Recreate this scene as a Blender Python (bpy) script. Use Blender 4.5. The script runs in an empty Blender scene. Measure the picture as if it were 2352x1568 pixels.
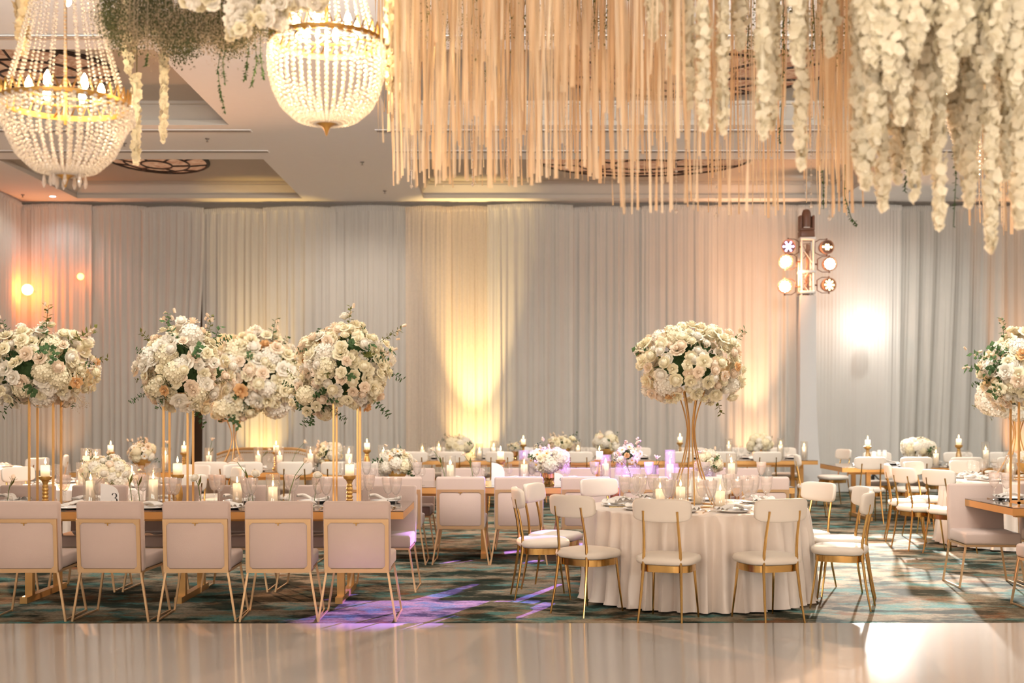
import bpy, bmesh, math, random
from math import sin, cos, pi, radians, sqrt
from mathutils import Vector, Matrix, Euler

sc = bpy.context.scene
COL = sc.collection
R = random.Random(7)

# ------------------------------------------------------------------ camera
F, CX, HY, HC = 2850.0, 1176.0, 940.0, 1.57      # focal length in pixels, principal column, horizon row, eye height


def wx(px, Y):
    return (px - CX) * Y / F


def wz(py, Y):
    return HC + (HY - py) * Y / F


cam_d = bpy.data.cameras.new('camera')
cam = bpy.data.objects.new('camera', cam_d)
COL.objects.link(cam)
cam.location = (0, 0, HC)
cam.rotation_euler = (pi / 2, 0, 0)
cam_d.sensor_width = 36
cam_d.lens = F / 2352 * 36
cam_d.shift_y = (HY - 784) / 2352
cam_d.clip_end = 100
cam_d.dof.use_dof = True
cam_d.dof.focus_distance = 10.2
cam_d.dof.aperture_fstop = 1.9
sc.camera = cam

# ------------------------------------------------------------------ world and colour
w = bpy.data.worlds.new('world')
sc.world = w
w.use_nodes = True
w.node_tree.nodes['Background'].inputs[0].default_value = (1.0, 0.85, 0.7, 1)
w.node_tree.nodes['Background'].inputs[1].default_value = 0.15
sc.view_settings.view_transform = 'Standard'
sc.view_settings.look = 'None'
sc.view_settings.gamma = 1
sc.view_settings.exposure = 0.3
sc.view_settings.use_curve_mapping = False
cy = sc.cycles
cy.max_bounces = 8
cy.diffuse_bounces = 3
cy.glossy_bounces = 3
cy.transmission_bounces = 4
cy.transparent_max_bounces = 18
cy.sample_clamp_indirect = 3.0
cy.sample_clamp_direct = 0.0
cy.caustics_reflective = False
cy.caustics_refractive = False
cy.use_denoising = True
cy.adaptive_threshold = 0.02
cy.use_light_tree = True

# ------------------------------------------------------------------ lamps
WARM = (1.0, 0.80, 0.58)


def aim(o, target):
    d = Vector(target) - o.location
    o.rotation_euler = d.to_track_quat('-Z', 'Y').to_euler()


def area(name, loc, target, sx, sy, power, col):
    l = bpy.data.lights.new(name, 'AREA')
    l.shape = 'RECTANGLE'
    l.size, l.size_y, l.energy, l.color = sx, sy, power, col
    o = bpy.data.objects.new(name, l)
    COL.objects.link(o)
    o.location = loc
    aim(o, target)
    return o


def spot(name, loc, target, power, col, angle=60, blend=0.5, radius=0.05):
    l = bpy.data.lights.new(name, 'SPOT')
    l.energy, l.color, l.spot_size, l.spot_blend, l.shadow_soft_size = power, col, radians(angle), blend, radius
    o = bpy.data.objects.new(name, l)
    COL.objects.link(o)
    o.location = loc
    aim(o, target)
    return o


def point(name, loc, power, col, radius=0.03):
    l = bpy.data.lights.new(name, 'POINT')
    l.energy, l.color, l.shadow_soft_size = power, col, radius
    o = bpy.data.objects.new(name, l)
    COL.objects.link(o)
    o.location = loc
    return o


# pinkish front light for the chair backs, added high behind the camera, fixture unseen
area('front_fill', (-1.0, -4.0, 4.6), (-0.5, 12, 0.6), 7, 2.0, 190, (1.0, 0.70, 0.56))
# two unseen fills added behind the camera to brighten the ceiling
area('ceiling_bounce_fill', (-4.0, -5.0, 2.6), (-3.5, 9, 5.6), 4, 1.2, 200, (1.0, 0.95, 0.87))
area('ceiling_bounce_fill', (4.5, -5.0, 2.6), (4.5, 9, 5.6), 4, 1.2, 200, (1.0, 0.95, 0.87))
# unseen fills added above the hanging grid to lift ceiling and drapes
area('ceiling_wash_fill', (-2.6, 8.75, 4.75), (-3.2, 17, 5.6), 3.0, 0.3, 210, (1.0, 0.96, 0.90))
area('ceiling_wash_fill', (2.6, 8.75, 4.75), (3.6, 17, 5.6), 3.0, 0.3, 350, (1.0, 0.98, 0.93))
# unseen spots added to brighten the dance floor
for x in (-4.5, -1.5, 1.5, 4.5):
    spot('down_spot', (x, 2.2, 5.47), (x, 3.2, 0), 150, (1.0, 0.91, 0.80), 150, 0.8, 0.12)
# spots without fittings, added at beam height as the room's general light
for (x, y, p) in [(-8.6, 22.0, 35), (-8.7, 18.2, 190), (-2.8, 21.6, 190), (-2.8, 18.2, 180), (2.2, 18.4, 220), (6.9, 21.4, 170), (6.9, 18.2, 190),
                  (-6.0, 18.4, 190), (-2.8, 15.2, 120), (6.9, 15.0, 120), (-6, 13.0, 60), (-2.8, 12.4, 60), (2.2, 13.0, 60), (6.9, 12.4, 70),
                  (10, 18.2, 170), (10, 12.4, 80), (-8.7, 12.4, 60)]:
    spot('down_spot', (x, y, 5.47), (x, y, 0), p * (0.85 if x < -3 else 1.3 if x < 0 or y < 16 else 1.7), (1.0, 0.85, 0.72) if x < 0 else (1.0, 0.98, 0.92), 160, 0.8, 0.12)
# uplights along the back drape
UPL = [(-4.72, 22.9, (1.0, 0.62, 0.18), 300), (-0.72, 22.9, (1.0, 0.66, 0.26), 700), (4.55, 22.9, (1.0, 0.52, 0.25), 330),
       (-8.55, 22.7, (1.0, 0.45, 0.16), 90), (9.7, 22.9, (1.0, 0.42, 0.14), 330)]
for (x, y, c, p) in UPL:
    spot('uplight_lamp', (x, y - 0.1, 0.30), (x, y + 0.62, 1.25), p * 0.42, c, 62, 1.0, 0.05)
    spot('uplight_lamp', (x, y - 0.1, 0.30), (x, y + 0.62, 3.6), p * 2.4, c, 36, 0.9, 0.05)
# white stage lamp in front of the drape, right: long shadows towards the camera
WL = Vector((wx(2000, 23.0), 23.0, wz(750, 23.0)))
spot('white_stage_lamp', WL + Vector((-0.05, -0.30, 0)), (4.2, 13.7, 0.0), 19000, (1.0, 0.95, 0.88), 16.5, 0.6, 0.09)
# orange stage lamp in front of the corner drape
OL = Vector((wx(63, 23.08), 23.08, wz(665, 23.08)))
spot('orange_stage_lamp', OL + Vector((0.1, -0.28, 0)), (-1, 11, 0.3), 5000, (1.0, 0.45, 0.20), 60, 0.4, 0.08)
OL2 = Vector((wx(185, 23.25), 23.25, wz(635, 23.25)))
# lighting tower lamps
TW = Vector((wx(1852, 21.8), 21.8, 0))
spot('purple_par_lamp', (4.85, 21.4, 4.35), (0.55, 12.5, 0.0), 31000, (0.46, 0.20, 1.0), 13.6, 0.15, 0.03)
spot('amber_par_lamp', (4.75, 21.4, 4.0), (1.0, 10.5, 0.7), 2200, (1.0, 0.58, 0.34), 50, 0.5, 0.08)
spot('amber_par_lamp', (5.55, 21.4, 3.9), (5.5, 9.5, 0.7), 1500, (1.0, 0.60, 0.36), 50, 0.5, 0.08)
point('amber_spill_fill', (4.66, 21.6, 3.95), 100, (1.0, 0.44, 0.20), 0.08)  # point light added for the orange halo on the drape beside the tower

# ------------------------------------------------------------------ materials
MATS = {}


def nodes_of(m):
    m.use_nodes = True
    nt = m.node_tree
    nt.nodes.clear()
    return nt, nt.nodes, nt.links


def princ(name, col, rough=0.5, metal=0.0, bump=0.0, bscale=60.0, var=0.0, vscale=8.0, sheen=0.0, spec=0.5, coat=0.0):
    """Principled material with procedural colour variation and fine relief."""
    m = bpy.data.materials.new(name)
    nt, N, L = nodes_of(m)
    out = N.new('ShaderNodeOutputMaterial')
    b = N.new('ShaderNodeBsdfPrincipled')
    L.new(b.outputs[0], out.inputs[0])
    b.inputs['Base Color'].default_value = (*col, 1)
    b.inputs['Roughness'].default_value = rough
    b.inputs['Metallic'].default_value = metal
    b.inputs['Specular IOR Level'].default_value = spec
    b.inputs['Sheen Weight'].default_value = sheen
    b.inputs['Coat Weight'].default_value = coat
    tc = N.new('ShaderNodeTexCoord')
    if var > 0:
        nz = N.new('ShaderNodeTexNoise')
        nz.inputs['Scale'].default_value = vscale
        nz.inputs['Detail'].default_value = 3
        L.new(tc.outputs['Object'], nz.inputs['Vector'])
        mx = N.new('ShaderNodeMix')
        mx.data_type = 'RGBA'
        L.new(nz.outputs['Fac'], mx.inputs['Factor'])
        mx.inputs['A'].default_value = (*[c * (1 - var) for c in col], 1)
        mx.inputs['B'].default_value = (*[min(1, c * (1 + var)) for c in col], 1)
        L.new(mx.outputs['Result'], b.inputs['Base Color'])
    if bump > 0:
        nb = N.new('ShaderNodeTexNoise')
        nb.inputs['Scale'].default_value = bscale
        nb.inputs['Detail'].default_value = 2
        L.new(tc.outputs['Object'], nb.inputs['Vector'])
        bp = N.new('ShaderNodeBump')
        bp.inputs['Strength'].default_value = bump
        bp.inputs['Distance'].default_value = 0.01
        L.new(nb.outputs['Fac'], bp.inputs['Height'])
        L.new(bp.outputs[0], b.inputs['Normal'])
    MATS[name] = m
    return m


def thin(name, col, trans=0.35, clear=0.0, var=0.06, vscale=9.0, objrand=0.0):
    """Thin fabric or petal: diffuse + translucent (+ a clear share for open weave)."""
    m = bpy.data.materials.new(name)
    nt, N, L = nodes_of(m)
    out = N.new('ShaderNodeOutputMaterial')
    d = N.new('ShaderNodeBsdfDiffuse')
    t = N.new('ShaderNodeBsdfTranslucent')
    mix = N.new('ShaderNodeMixShader')
    mix.inputs[0].default_value = trans
    tc = N.new('ShaderNodeTexCoord')
    nz = N.new('ShaderNodeTexNoise')
    nz.inputs['Scale'].default_value = vscale
    L.new(tc.outputs['Object'], nz.inputs['Vector'])
    mx = N.new('ShaderNodeMix')
    mx.data_type = 'RGBA'
    mx.inputs['A'].default_value = (*[c * (1 - var) for c in col], 1)
    mx.inputs['B'].default_value = (*[min(1, c * (1 + var)) for c in col], 1)
    if objrand > 0:
        oi = N.new('ShaderNodeObjectInfo')
        ad = N.new('ShaderNodeMath')
        ad.operation = 'MULTIPLY_ADD'
        L.new(oi.outputs['Random'], ad.inputs[0])
        ad.inputs[1].default_value = objrand
        L.new(nz.outputs['Fac'], ad.inputs[2])
        L.new(ad.outputs[0], mx.inputs['Factor'])
    else:
        L.new(nz.outputs['Fac'], mx.inputs['Factor'])
    L.new(mx.outputs['Result'], d.inputs[0])
    L.new(mx.outputs['Result'], t.inputs[0])
    L.new(d.outputs[0], mix.inputs[1])
    L.new(t.outputs[0], mix.inputs[2])
    last = mix
    if clear > 0:
        tr = N.new('ShaderNodeBsdfTransparent')
        m2 = N.new('ShaderNodeMixShader')
        m2.inputs[0].default_value = clear
        L.new(mix.outputs[0], m2.inputs[1])
        L.new(tr.outputs[0], m2.inputs[2])
        last = m2
    L.new(last.outputs[0], out.inputs[0])
    MATS[name] = m
    return m


def emit(name, col, strength, sampling='NONE'):
    m = bpy.data.materials.new(name)
    nt, N, L = nodes_of(m)
    out = N.new('ShaderNodeOutputMaterial')
    e = N.new('ShaderNodeEmission')
    e.inputs[0].default_value = (*col, 1)
    e.inputs[1].default_value = strength
    L.new(e.outputs[0], out.inputs[0])
    m.cycles.emission_sampling = sampling
    MATS[name] = m
    return m


def glassy(name, tint=(1, 1, 1), haze=0.06, rough=0.02, hazecol=(0.9, 0.85, 0.8), base=0.0):
    """Thin clear glass: transparent, fresnel mirror, a little scatter."""
    m = bpy.data.materials.new(name)
    nt, N, L = nodes_of(m)
    out = N.new('ShaderNodeOutputMaterial')
    tr = N.new('ShaderNodeBsdfTransparent')
    tr.inputs[0].default_value = (*tint, 1)
    gl = N.new('ShaderNodeBsdfGlossy')
    gl.inputs['Roughness'].default_value = rough
    lw = N.new('ShaderNodeLayerWeight')
    lw.inputs[0].default_value = 0.5
    pw_ = N.new('ShaderNodeMath')
    pw_.operation = 'POWER'
    L.new(lw.outputs['Facing'], pw_.inputs[0])
    pw_.inputs[1].default_value = 3.2
    ma = N.new('ShaderNodeMath')
    ma.operation = 'MULTIPLY_ADD'
    L.new(pw_.outputs[0], ma.inputs[0])
    ma.inputs[1].default_value = 0.55
    ma.inputs[2].default_value = 0.04 + base
    mix = N.new('ShaderNodeMixShader')
    L.new(ma.outputs[0], mix.inputs[0])
    L.new(tr.outputs[0], mix.inputs[1])
    L.new(gl.outputs[0], mix.inputs[2])
    tl = N.new('ShaderNodeBsdfTranslucent')
    tl.inputs[0].default_value = (*hazecol, 1)
    df = N.new('ShaderNodeBsdfDiffuse')
    df.inputs[0].default_value = (*hazecol, 1)
    m3 = N.new('ShaderNodeMixShader')
    m3.inputs[0].default_value = 0.5
    L.new(tl.outputs[0], m3.inputs[1])
    L.new(df.outputs[0], m3.inputs[2])
    m2 = N.new('ShaderNodeMixShader')
    m2.inputs[0].default_value = haze
    L.new(mix.outputs[0], m2.inputs[1])
    L.new(m3.outputs[0], m2.inputs[2])
    L.new(m2.outputs[0], out.inputs[0])
    MATS[name] = m
    return m


def carpet_material():
    m = bpy.data.materials.new('carpet')
    nt, N, L = nodes_of(m)
    out = N.new('ShaderNodeOutputMaterial')
    b = N.new('ShaderNodeBsdfPrincipled')
    b.inputs['Roughness'].default_value = 0.95
    b.inputs['Specular IOR Level'].default_value = 0.05
    L.new(b.outputs[0], out.inputs[0])
    g = N.new('ShaderNodeNewGeometry')

    def noise(scale, detail, sx, sy, off=0.0, rough=0.6, dist=0.0):
        mp = N.new('ShaderNodeMapping')
        mp.inputs['Scale'].default_value = (sx, sy, 1)
        mp.inputs['Location'].default_value = (off, off * 0.7, 0)
        L.new(g.outputs['Position'], mp.inputs['Vector'])
        n = N.new('ShaderNodeTexNoise')
        n.inputs['Scale'].default_value = scale
        n.inputs['Detail'].default_value = detail
        n.inputs['Roughness'].default_value = rough
        n.inputs['Distortion'].default_value = dist
        L.new(mp.outputs[0], n.inputs['Vector'])
        return n

    def ramp(n, stops):
        r = N.new('ShaderNodeValToRGB')
        e = r.color_ramp.elements
        while len(e) < len(stops):
            e.new(0.5)
        for el, (p, c) in zip(e, stops):
            el.position = p
            el.color = (*c, 1)
        L.new(n.outputs['Fac'], r.inputs[0])
        return r

    def mixc(fac, a, c):
        mx = N.new('ShaderNodeMix')
        mx.data_type = 'RGBA'
        L.new(fac.outputs[0], mx.inputs['Factor'])
        L.new(a, mx.inputs['A'])
        L.new(c, mx.inputs['B'])
        return mx.outputs['Result']
    base = ramp(noise(1.0, 6, 1.1, 1.7, 3.1, 0.70), [(0.30, (0.055, 0.040, 0.022)), (0.42, (0.16, 0.12, 0.075)), (0.52, (0.34, 0.28, 0.20)), (0.66, (0.40, 0.33, 0.24)), (0.78, (0.22, 0.11, 0.055))])
    teal = ramp(noise(1.0, 4, 2.6, 4.0, 11.0, 0.6), [(0.0, (0.10, 0.30, 0.29)), (1.0, (0.05, 0.19, 0.18))])
    tmask = ramp(noise(1.0, 5, 2.2, 3.4, 21.0, 0.62), [(0.50, (0, 0, 0)), (0.60, (0.85, 0.85, 0.85))])
    dark = ramp(noise(1.0, 5, 1.6, 2.6, 31.0, 0.64), [(0.48, (0, 0, 0)), (0.58, (0.92, 0.92, 0.92))])
    rust = ramp(noise(1.0, 5, 1.8, 2.8, 57.0, 0.62), [(0.58, (0, 0, 0)), (0.68, (0.8, 0.8, 0.8))])
    dcol = N.new('ShaderNodeRGB')
    dcol.outputs[0].default_value = (0.014, 0.026, 0.019, 1)
    rcol = N.new('ShaderNodeRGB')
    rcol.outputs[0].default_value = (0.26, 0.095, 0.035, 1)
    c1 = mixc(tmask, base.outputs[0], teal.outputs[0])
    c2 = mixc(rust, c1, rcol.outputs[0])
    c3 = mixc(dark, c2, dcol.outputs[0])
    fine = ramp(noise(46.0, 2, 1, 1.6, 5.0, 0.7), [(0.32, (0.66, 0.66, 0.66)), (0.68, (1.18, 1.18, 1.18))])
    mul = N.new('ShaderNodeMix')
    mul.data_type = 'RGBA'
    mul.blend_type = 'MULTIPLY'
    mul.inputs['Factor'].default_value = 1
    L.new(c3, mul.inputs['A'])
    L.new(fine.outputs[0], mul.inputs['B'])
    L.new(mul.outputs['Result'], b.inputs['Base Color'])
    nb = noise(170.0, 2, 1, 1)
    bp = N.new('ShaderNodeBump')
    bp.inputs['Strength'].default_value = 0.5
    bp.inputs['Distance'].default_value = 0.006
    L.new(nb.outputs['Fac'], bp.inputs['Height'])
    L.new(bp.outputs[0], b.inputs['Normal'])
    MATS['carpet'] = m
    return m


def gloss_floor_material():
    m = princ('gloss_white_floor', (0.84, 0.805, 0.77), 0.13, 0.0, spec=0.4, coat=0.10)
    nt = m.node_tree
    N, L = nt.nodes, nt.links
    b = [n for n in N if n.type == 'BSDF_PRINCIPLED'][0]
    g = N.new('ShaderNodeNewGeometry')
    nz = N.new('ShaderNodeTexNoise')
    nz.inputs['Scale'].default_value = 1.7
    nz.inputs['Detail'].default_value = 2
    L.new(g.outputs['Position'], nz.inputs['Vector'])
    bp = N.new('ShaderNodeBump')
    bp.inputs['Strength'].default_value = 0.12
    bp.inputs['Distance'].default_value = 0.03
    L.new(nz.outputs['Fac'], bp.inputs['Height'])
    L.new(bp.outputs[0], b.inputs['Normal'])
    L.new(bp.outputs[0], b.inputs['Coat Normal'])
    return m


carpet_material()
gloss_floor_material()
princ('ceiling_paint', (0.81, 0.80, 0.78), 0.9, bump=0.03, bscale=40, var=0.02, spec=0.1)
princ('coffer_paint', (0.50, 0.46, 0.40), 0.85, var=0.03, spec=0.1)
princ('slot_dark', (0.20, 0.17, 0.14), 0.7)
princ('wall_wood', (0.10, 0.045, 0.012), 0.6, var=0.3, vscale=3)
thin('drape_cloth', (0.70, 0.675, 0.62), 0.30, 0.0, 0.04, 3.0)
thin('drape_crinkle', (0.80, 0.70, 0.58), 0.40, 0.0, 0.08, 30.0)
thin('drape_smooth', (0.74, 0.71, 0.66), 0.22, 0.0, 0.02, 2.0)
princ('ivory_velvet', (0.585, 0.455, 0.395), 0.85, bump=0.10, bscale=160, var=0.05, vscale=5, sheen=0.3, spec=0.2)
princ('cream_leather', (0.80, 0.72, 0.62), 0.55, bump=0.04, bscale=120, var=0.03, vscale=6, spec=0.35)
princ('gold_paint', (0.68, 0.39, 0.14), 0.34, 0.7, var=0.06, vscale=6)
princ('champagne_gold', (0.66, 0.44, 0.24), 0.36, 0.7, var=0.06, vscale=6)
thin('leaf_dusky', (0.095, 0.105, 0.055), 0.20, 0, 0.4, 20, 0.3)
princ('polished_gold', (0.62, 0.38, 0.13), 0.16, 1.0, var=0.05, vscale=10)
princ('antique_gold', (0.60, 0.36, 0.11), 0.40, 0.8, var=0.22, vscale=45, bump=0.2, bscale=90)
princ('brass', (0.48, 0.27, 0.07), 0.38, 0.85, var=0.15, vscale=30)
princ('mirror_top', (0.62, 0.58, 0.53), 0.06, 1.0, var=0.03, vscale=4)
princ('glass_edge', (0.03, 0.03, 0.025), 0.2)
thin('table_satin', (0.84, 0.76, 0.66), 0.08, 0.0, 0.03, 4.0)
princ('satin_cloth', (0.80, 0.70, 0.61), 0.34, var=0.03, vscale=6, sheen=0.2, bump=0.05, bscale=40)
princ('porcelain', (0.84, 0.82, 0.79), 0.25, var=0.02)
princ('napkin_linen', (0.84, 0.79, 0.72), 0.8, bump=0.15, bscale=140, var=0.04)
thin('candle_wax', (0.94, 0.87, 0.77), 0.42, 0.0, 0.02, 12.0)
princ('wick', (0.02, 0.015, 0.01), 0.9)
emit('flame', (1.0, 0.62, 0.22), 16)
glassy('clear_glass', (0.97, 0.97, 0.96), 0.07, base=0.03)
glassy('ribbed_glass', (0.98, 0.97, 0.96), 0.26, 0.08, (0.95, 0.89, 0.86), 0.06)
glassy('water', (0.98, 0.98, 0.98), 0.06)
glassy('crystal', (0.97, 0.95, 0.93), 0.34, 0.05, (1.0, 0.93, 0.84), 0.25)
thin('petal_cream', (0.92, 0.83, 0.60), 0.22, 0, 0.10, 14, 0.35)
thin('petal_white', (0.92, 0.86, 0.73), 0.22, 0, 0.06, 14, 0.3)
thin('petal_blush', (0.92, 0.76, 0.58), 0.22, 0, 0.10, 14, 0.35)
thin('petal_peach', (0.80, 0.50, 0.24), 0.22, 0, 0.10, 14, 0.3)
princ('pistil', (0.62, 0.30, 0.03), 0.8, var=0.2, vscale=80)
thin('leaf_green', (0.075, 0.13, 0.055), 0.20, 0, 0.35, 20, 0.3)
thin('leaf_olive', (0.14, 0.145, 0.045), 0.22, 0, 0.35, 20, 0.3)
thin('stem_green', (0.16, 0.23, 0.075), 0.15, 0, 0.2, 20)
thin('garland_petal', (0.93, 0.85, 0.66), 0.30, 0, 0.10, 25)
thin('garland_cream', (0.90, 0.75, 0.48), 0.30, 0, 0.10, 25)
thin('amber_ribbon', (0.74, 0.55, 0.35), 0.40, 0.15, 0.14, 12, 0.4)
thin('tan_ribbon', (0.80, 0.67, 0.49), 0.40, 0.15, 0.14, 12, 0.4)
thin('breath_white', (0.52, 0.42, 0.29), 0.25, 0, 0.15, 30)
emit('bulb_glow', (1.0, 0.74, 0.40), 60)
emit('white_lamp', (1.0, 0.95, 0.88), 24, 'AUTO')
emit('orange_lamp', (1.0, 0.20, 0.025), 85, 'AUTO')
emit('orange_dim_lamp', (1.0, 0.20, 0.03), 20, 'AUTO')
emit('amber_led', (1.0, 0.66, 0.30), 9)
emit('hot_led', (1.0, 0.84, 0.55), 26)
emit('purple_led', (0.55, 0.40, 1.0), 9)
emit('downlight_glow', (0.9, 0.97, 1.0), 12)
princ('black_metal', (0.025, 0.022, 0.020), 0.45)
princ('brown_metal', (0.16, 0.075, 0.045), 0.45, var=0.1)
princ('lamp_shell', (0.30, 0.17, 0.11), 0.4, var=0.1)
princ('alloy', (0.70, 0.64, 0.58), 0.35, 0.8)
princ('white_pole', (0.66, 0.63, 0.58), 0.6)
thin('white_spandex', (0.66, 0.65, 0.63), 0.15, 0, 0.02, 3)
princ('oak_trim', (0.42, 0.22, 0.06), 0.45, var=0.2, vscale=20)
princ('linen_upholstery', (0.60, 0.53, 0.44), 0.85, bump=0.1, bscale=120, var=0.05)
princ('card_white', (0.86, 0.82, 0.77), 0.5)
princ('card_pearl', (0.88, 0.88, 0.88), 0.25)
princ('ink', (0.02, 0.018, 0.015), 0.6)
princ('leading', (0.035, 0.018, 0.010), 0.6)
emit('alabaster_glow', (0.62, 0.33, 0.20), 0.50)
m = MATS['alabaster_glow']
nt = m.node_tree
nz = nt.nodes.new('ShaderNodeTexNoise')
nz.inputs['Scale'].default_value = 5
nz.inputs['Detail'].default_value = 6
nz.inputs['Distortion'].default_value = 1.5
rp = nt.nodes.new('ShaderNodeValToRGB')
rp.color_ramp.elements[0].position, rp.color_ramp.elements[0].color = 0.35, (0.50, 0.20, 0.10, 1)
rp.color_ramp.elements[1].position, rp.color_ramp.elements[1].color = 0.68, (0.86, 0.48, 0.27, 1)
tcn = nt.nodes.new('ShaderNodeTexCoord')
nt.links.new(tcn.outputs['Object'], nz.inputs['Vector'])
nt.links.new(nz.outputs['Fac'], rp.inputs[0])
nt.links.new(rp.outputs[0], [n for n in nt.nodes if n.type == 'EMISSION'][0].inputs[0])

# ------------------------------------------------------------------ mesh builders
class MB:
    """Collects vertices and faces; mesh() makes one mesh of them."""

    def __init__(s):
        s.v, s.f = [], []

    def add(s, vs, fs, M=None):
        o = len(s.v)
        s.v += [tuple(M @ Vector(p)) for p in vs] if M is not None else [tuple(p) for p in vs]
        s.f += [tuple(i + o for i in f) for f in fs]
        return s

    def box(s, x0, x1, y0, y1, z0, z1, M=None):
        vs = [(x, y, z) for z in (z0, z1) for y in (y0, y1) for x in (x0, x1)]
        return s.add(vs, [(0, 2, 3, 1), (4, 5, 7, 6), (0, 1, 5, 4), (2, 6, 7, 3), (0, 4, 6, 2), (1, 3, 7, 5)], M)

    def tube(s, pts, rad, seg=6, closed=False, caps=True):
        pts = [Vector(p) for p in pts]
        n = len(pts)
        rr = rad if isinstance(rad, (list, tuple)) else [rad] * n
        vs, fs = [], []
        ref = None
        for i, p in enumerate(pts):
            a = pts[(i - 1) % n] if (closed or i > 0) else p
            b = pts[(i + 1) % n] if (closed or i < n - 1) else p
            t = (b - a).normalized()
            if ref is None:
                ref = Vector((0, 0, 1)) if abs(t.z) < 0.8 else Vector((1, 0, 0))
            u = t.cross(ref)
            if u.length < 1e-6:
                u = t.cross(Vector((0, 1, 0)))
            u.normalize()
            v = u.cross(t).normalized()
            ref = v
            for k in range(seg):
                q = 2 * pi * (k + 0.5) / seg
                vs.append(p + (u * cos(q) + v * sin(q)) * rr[i])
        m = n if closed else n - 1
        for i in range(m):
            j = (i + 1) % n
            for k in range(seg):
                k2 = (k + 1) % seg
                fs.append((i * seg + k, i * seg + k2, j * seg + k2, j * seg + k))
        if caps and not closed:
            fs.append(tuple(range(seg)))
            fs.append(tuple(reversed(range((n - 1) * seg, n * seg))))
        return s.add(vs, fs)

    def lathe(s, prof, seg=16, M=None, caps=True):
        vs, fs = [], []
        n = len(prof)
        for (r, z) in prof:
            for k in range(seg):
                q = 2 * pi * k / seg
                vs.append((r * cos(q), r * sin(q), z))
        for i in range(n - 1):
            for k in range(seg):
                k2 = (k + 1) % seg
                fs.append((i * seg + k, i * seg + k2, (i + 1) * seg + k2, (i + 1) * seg + k))
        if caps:
            fs.append(tuple(reversed(range(seg))))
            fs.append(tuple(range((n - 1) * seg, n * seg)))
        return s.add(vs, fs, M)

    def sup(s, a, b, c, e1=0.3, e2=0.3, nu=12, nv=24, M=None, bend=None):
        """Superellipsoid: a cushion with rounded edges; bend = (kx) curves it about z."""
        def sg(v, e):
            return math.copysign(abs(v) ** e, v)
        vs, fs = [], []
        for i in range(nu + 1):
            th = -pi / 2 + pi * i / nu
            for j in range(nv):
                ph = 2 * pi * j / nv
                x = a * sg(cos(th), e1) * sg(cos(ph), e2)
                y = b * sg(cos(th), e1) * sg(sin(ph), e2)
                z = c * sg(sin(th), e1)
                if bend:
                    y += bend * x * x
                vs.append((x, y, z))
        for i in range(nu):
            for j in range(nv):
                j2 = (j + 1) % nv
                fs.append((i * nv + j, i * nv + j2, (i + 1) * nv + j2, (i + 1) * nv + j))
        return s.add(vs, fs, M)

    def mesh(s, name, mat, smooth=True, angle=40):
        me = bpy.data.meshes.new(name)
        me.from_pydata(s.v, [], s.f)
        me.materials.append(MATS[mat])
        if smooth:
            me.polygons.foreach_set('use_smooth', [True] * len(me.polygons))
            me.set_sharp_from_angle(angle=radians(angle))
        me.update()
        return me


def rbox(name, mat, sx, sy, sz, r=0.02, seg=3):
    bm = bmesh.new()
    bmesh.ops.create_cube(bm, size=1)
    bmesh.ops.scale(bm, vec=(sx, sy, sz), verts=bm.verts)
    bmesh.ops.bevel(bm, geom=bm.edges[:], offset=r, segments=seg, profile=0.5, affect='EDGES')
    me = bpy.data.meshes.new(name)
    bm.to_mesh(me)
    bm.free()
    me.materials.append(MATS[mat])
    me.polygons.foreach_set('use_smooth', [True] * len(me.polygons))
    me.set_sharp_from_angle(angle=radians(50))
    return me


def obj(name, me, parent=None, loc=None, rot=None, scale=None, **props):
    o = bpy.data.objects.new(name, me)
    COL.objects.link(o)
    if parent is not None:
        o.parent = parent
    if loc is not None:
        o.location = loc
    if rot is not None:
        o.rotation_euler = rot
    if scale is not None:
        o.scale = scale if isinstance(scale, (tuple, list, Vector)) else (scale,) * 3
    for k, v in props.items():
        o[k] = v
    return o


def thing(name, label, cat, loc=(0, 0, 0), rz=0.0, group=None, me=None, scale=None, kind=None):
    o = obj(name, me, None, loc, (0, 0, rz), scale)
    o['label'] = label
    o['category'] = cat
    if group:
        o['group'] = group
    if kind:
        o['kind'] = kind
    return o


def struct(name, me, parent=None, loc=None, rot=None):
    o = obj(name, me, parent, loc, rot)
    o['kind'] = 'structure'
    return o


ORD = ['first', 'second', 'third', 'fourth', 'fifth', 'sixth', 'seventh', 'eighth', 'ninth', 'tenth', 'eleventh', 'twelfth', 'thirteenth', 'fourteenth']



def ordinal(n):
    """1 -> first, 23 -> twenty-third."""
    ones = ['', 'first', 'second', 'third', 'fourth', 'fifth', 'sixth', 'seventh', 'eighth', 'ninth', 'tenth', 'eleventh', 'twelfth', 'thirteenth', 'fourteenth', 'fifteenth', 'sixteenth', 'seventeenth', 'eighteenth', 'nineteenth']
    if n < 20:
        return ones[n]
    t, o = divmod(n, 10)
    a = ['', '', 'twent', 'thirt', 'fort', 'fift', 'sixt', 'sevent', 'eight', 'ninet'][t]
    return a + 'ieth' if o == 0 else a + 'y-' + ones[o]


# ------------------------------------------------------------------ room
X0, X1, YB, YF, H = -9.35, 12.5, -7.0, 24.3, 5.5
COFX = [(-8.09, -3.91), (-1.65, 6.10)]
COFY = [(19.5, 23.1), (13.55, 17.15), (7.6, 11.2)]

b = MB()
b.box(X0 - 0.2, X1 + 0.2, YB - 0.2, YF + 0.2, -0.12, 0)
floor = struct('floor', b.mesh('floor', 'carpet', False))
b = MB()
b.box(-14.9 + 8, 12.0, -6.5, 0, 0, 0.022)
# dance floor: its far edge runs a touch askew to the room
df = struct('dance_floor', rbox('dance_floor', 'gloss_white_floor', 18.6, 14.0, 0.024, 0.004, 1), loc=(2.2, 1.99, 0.0125), rot=(0, 0, radians(0.25)))

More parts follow.
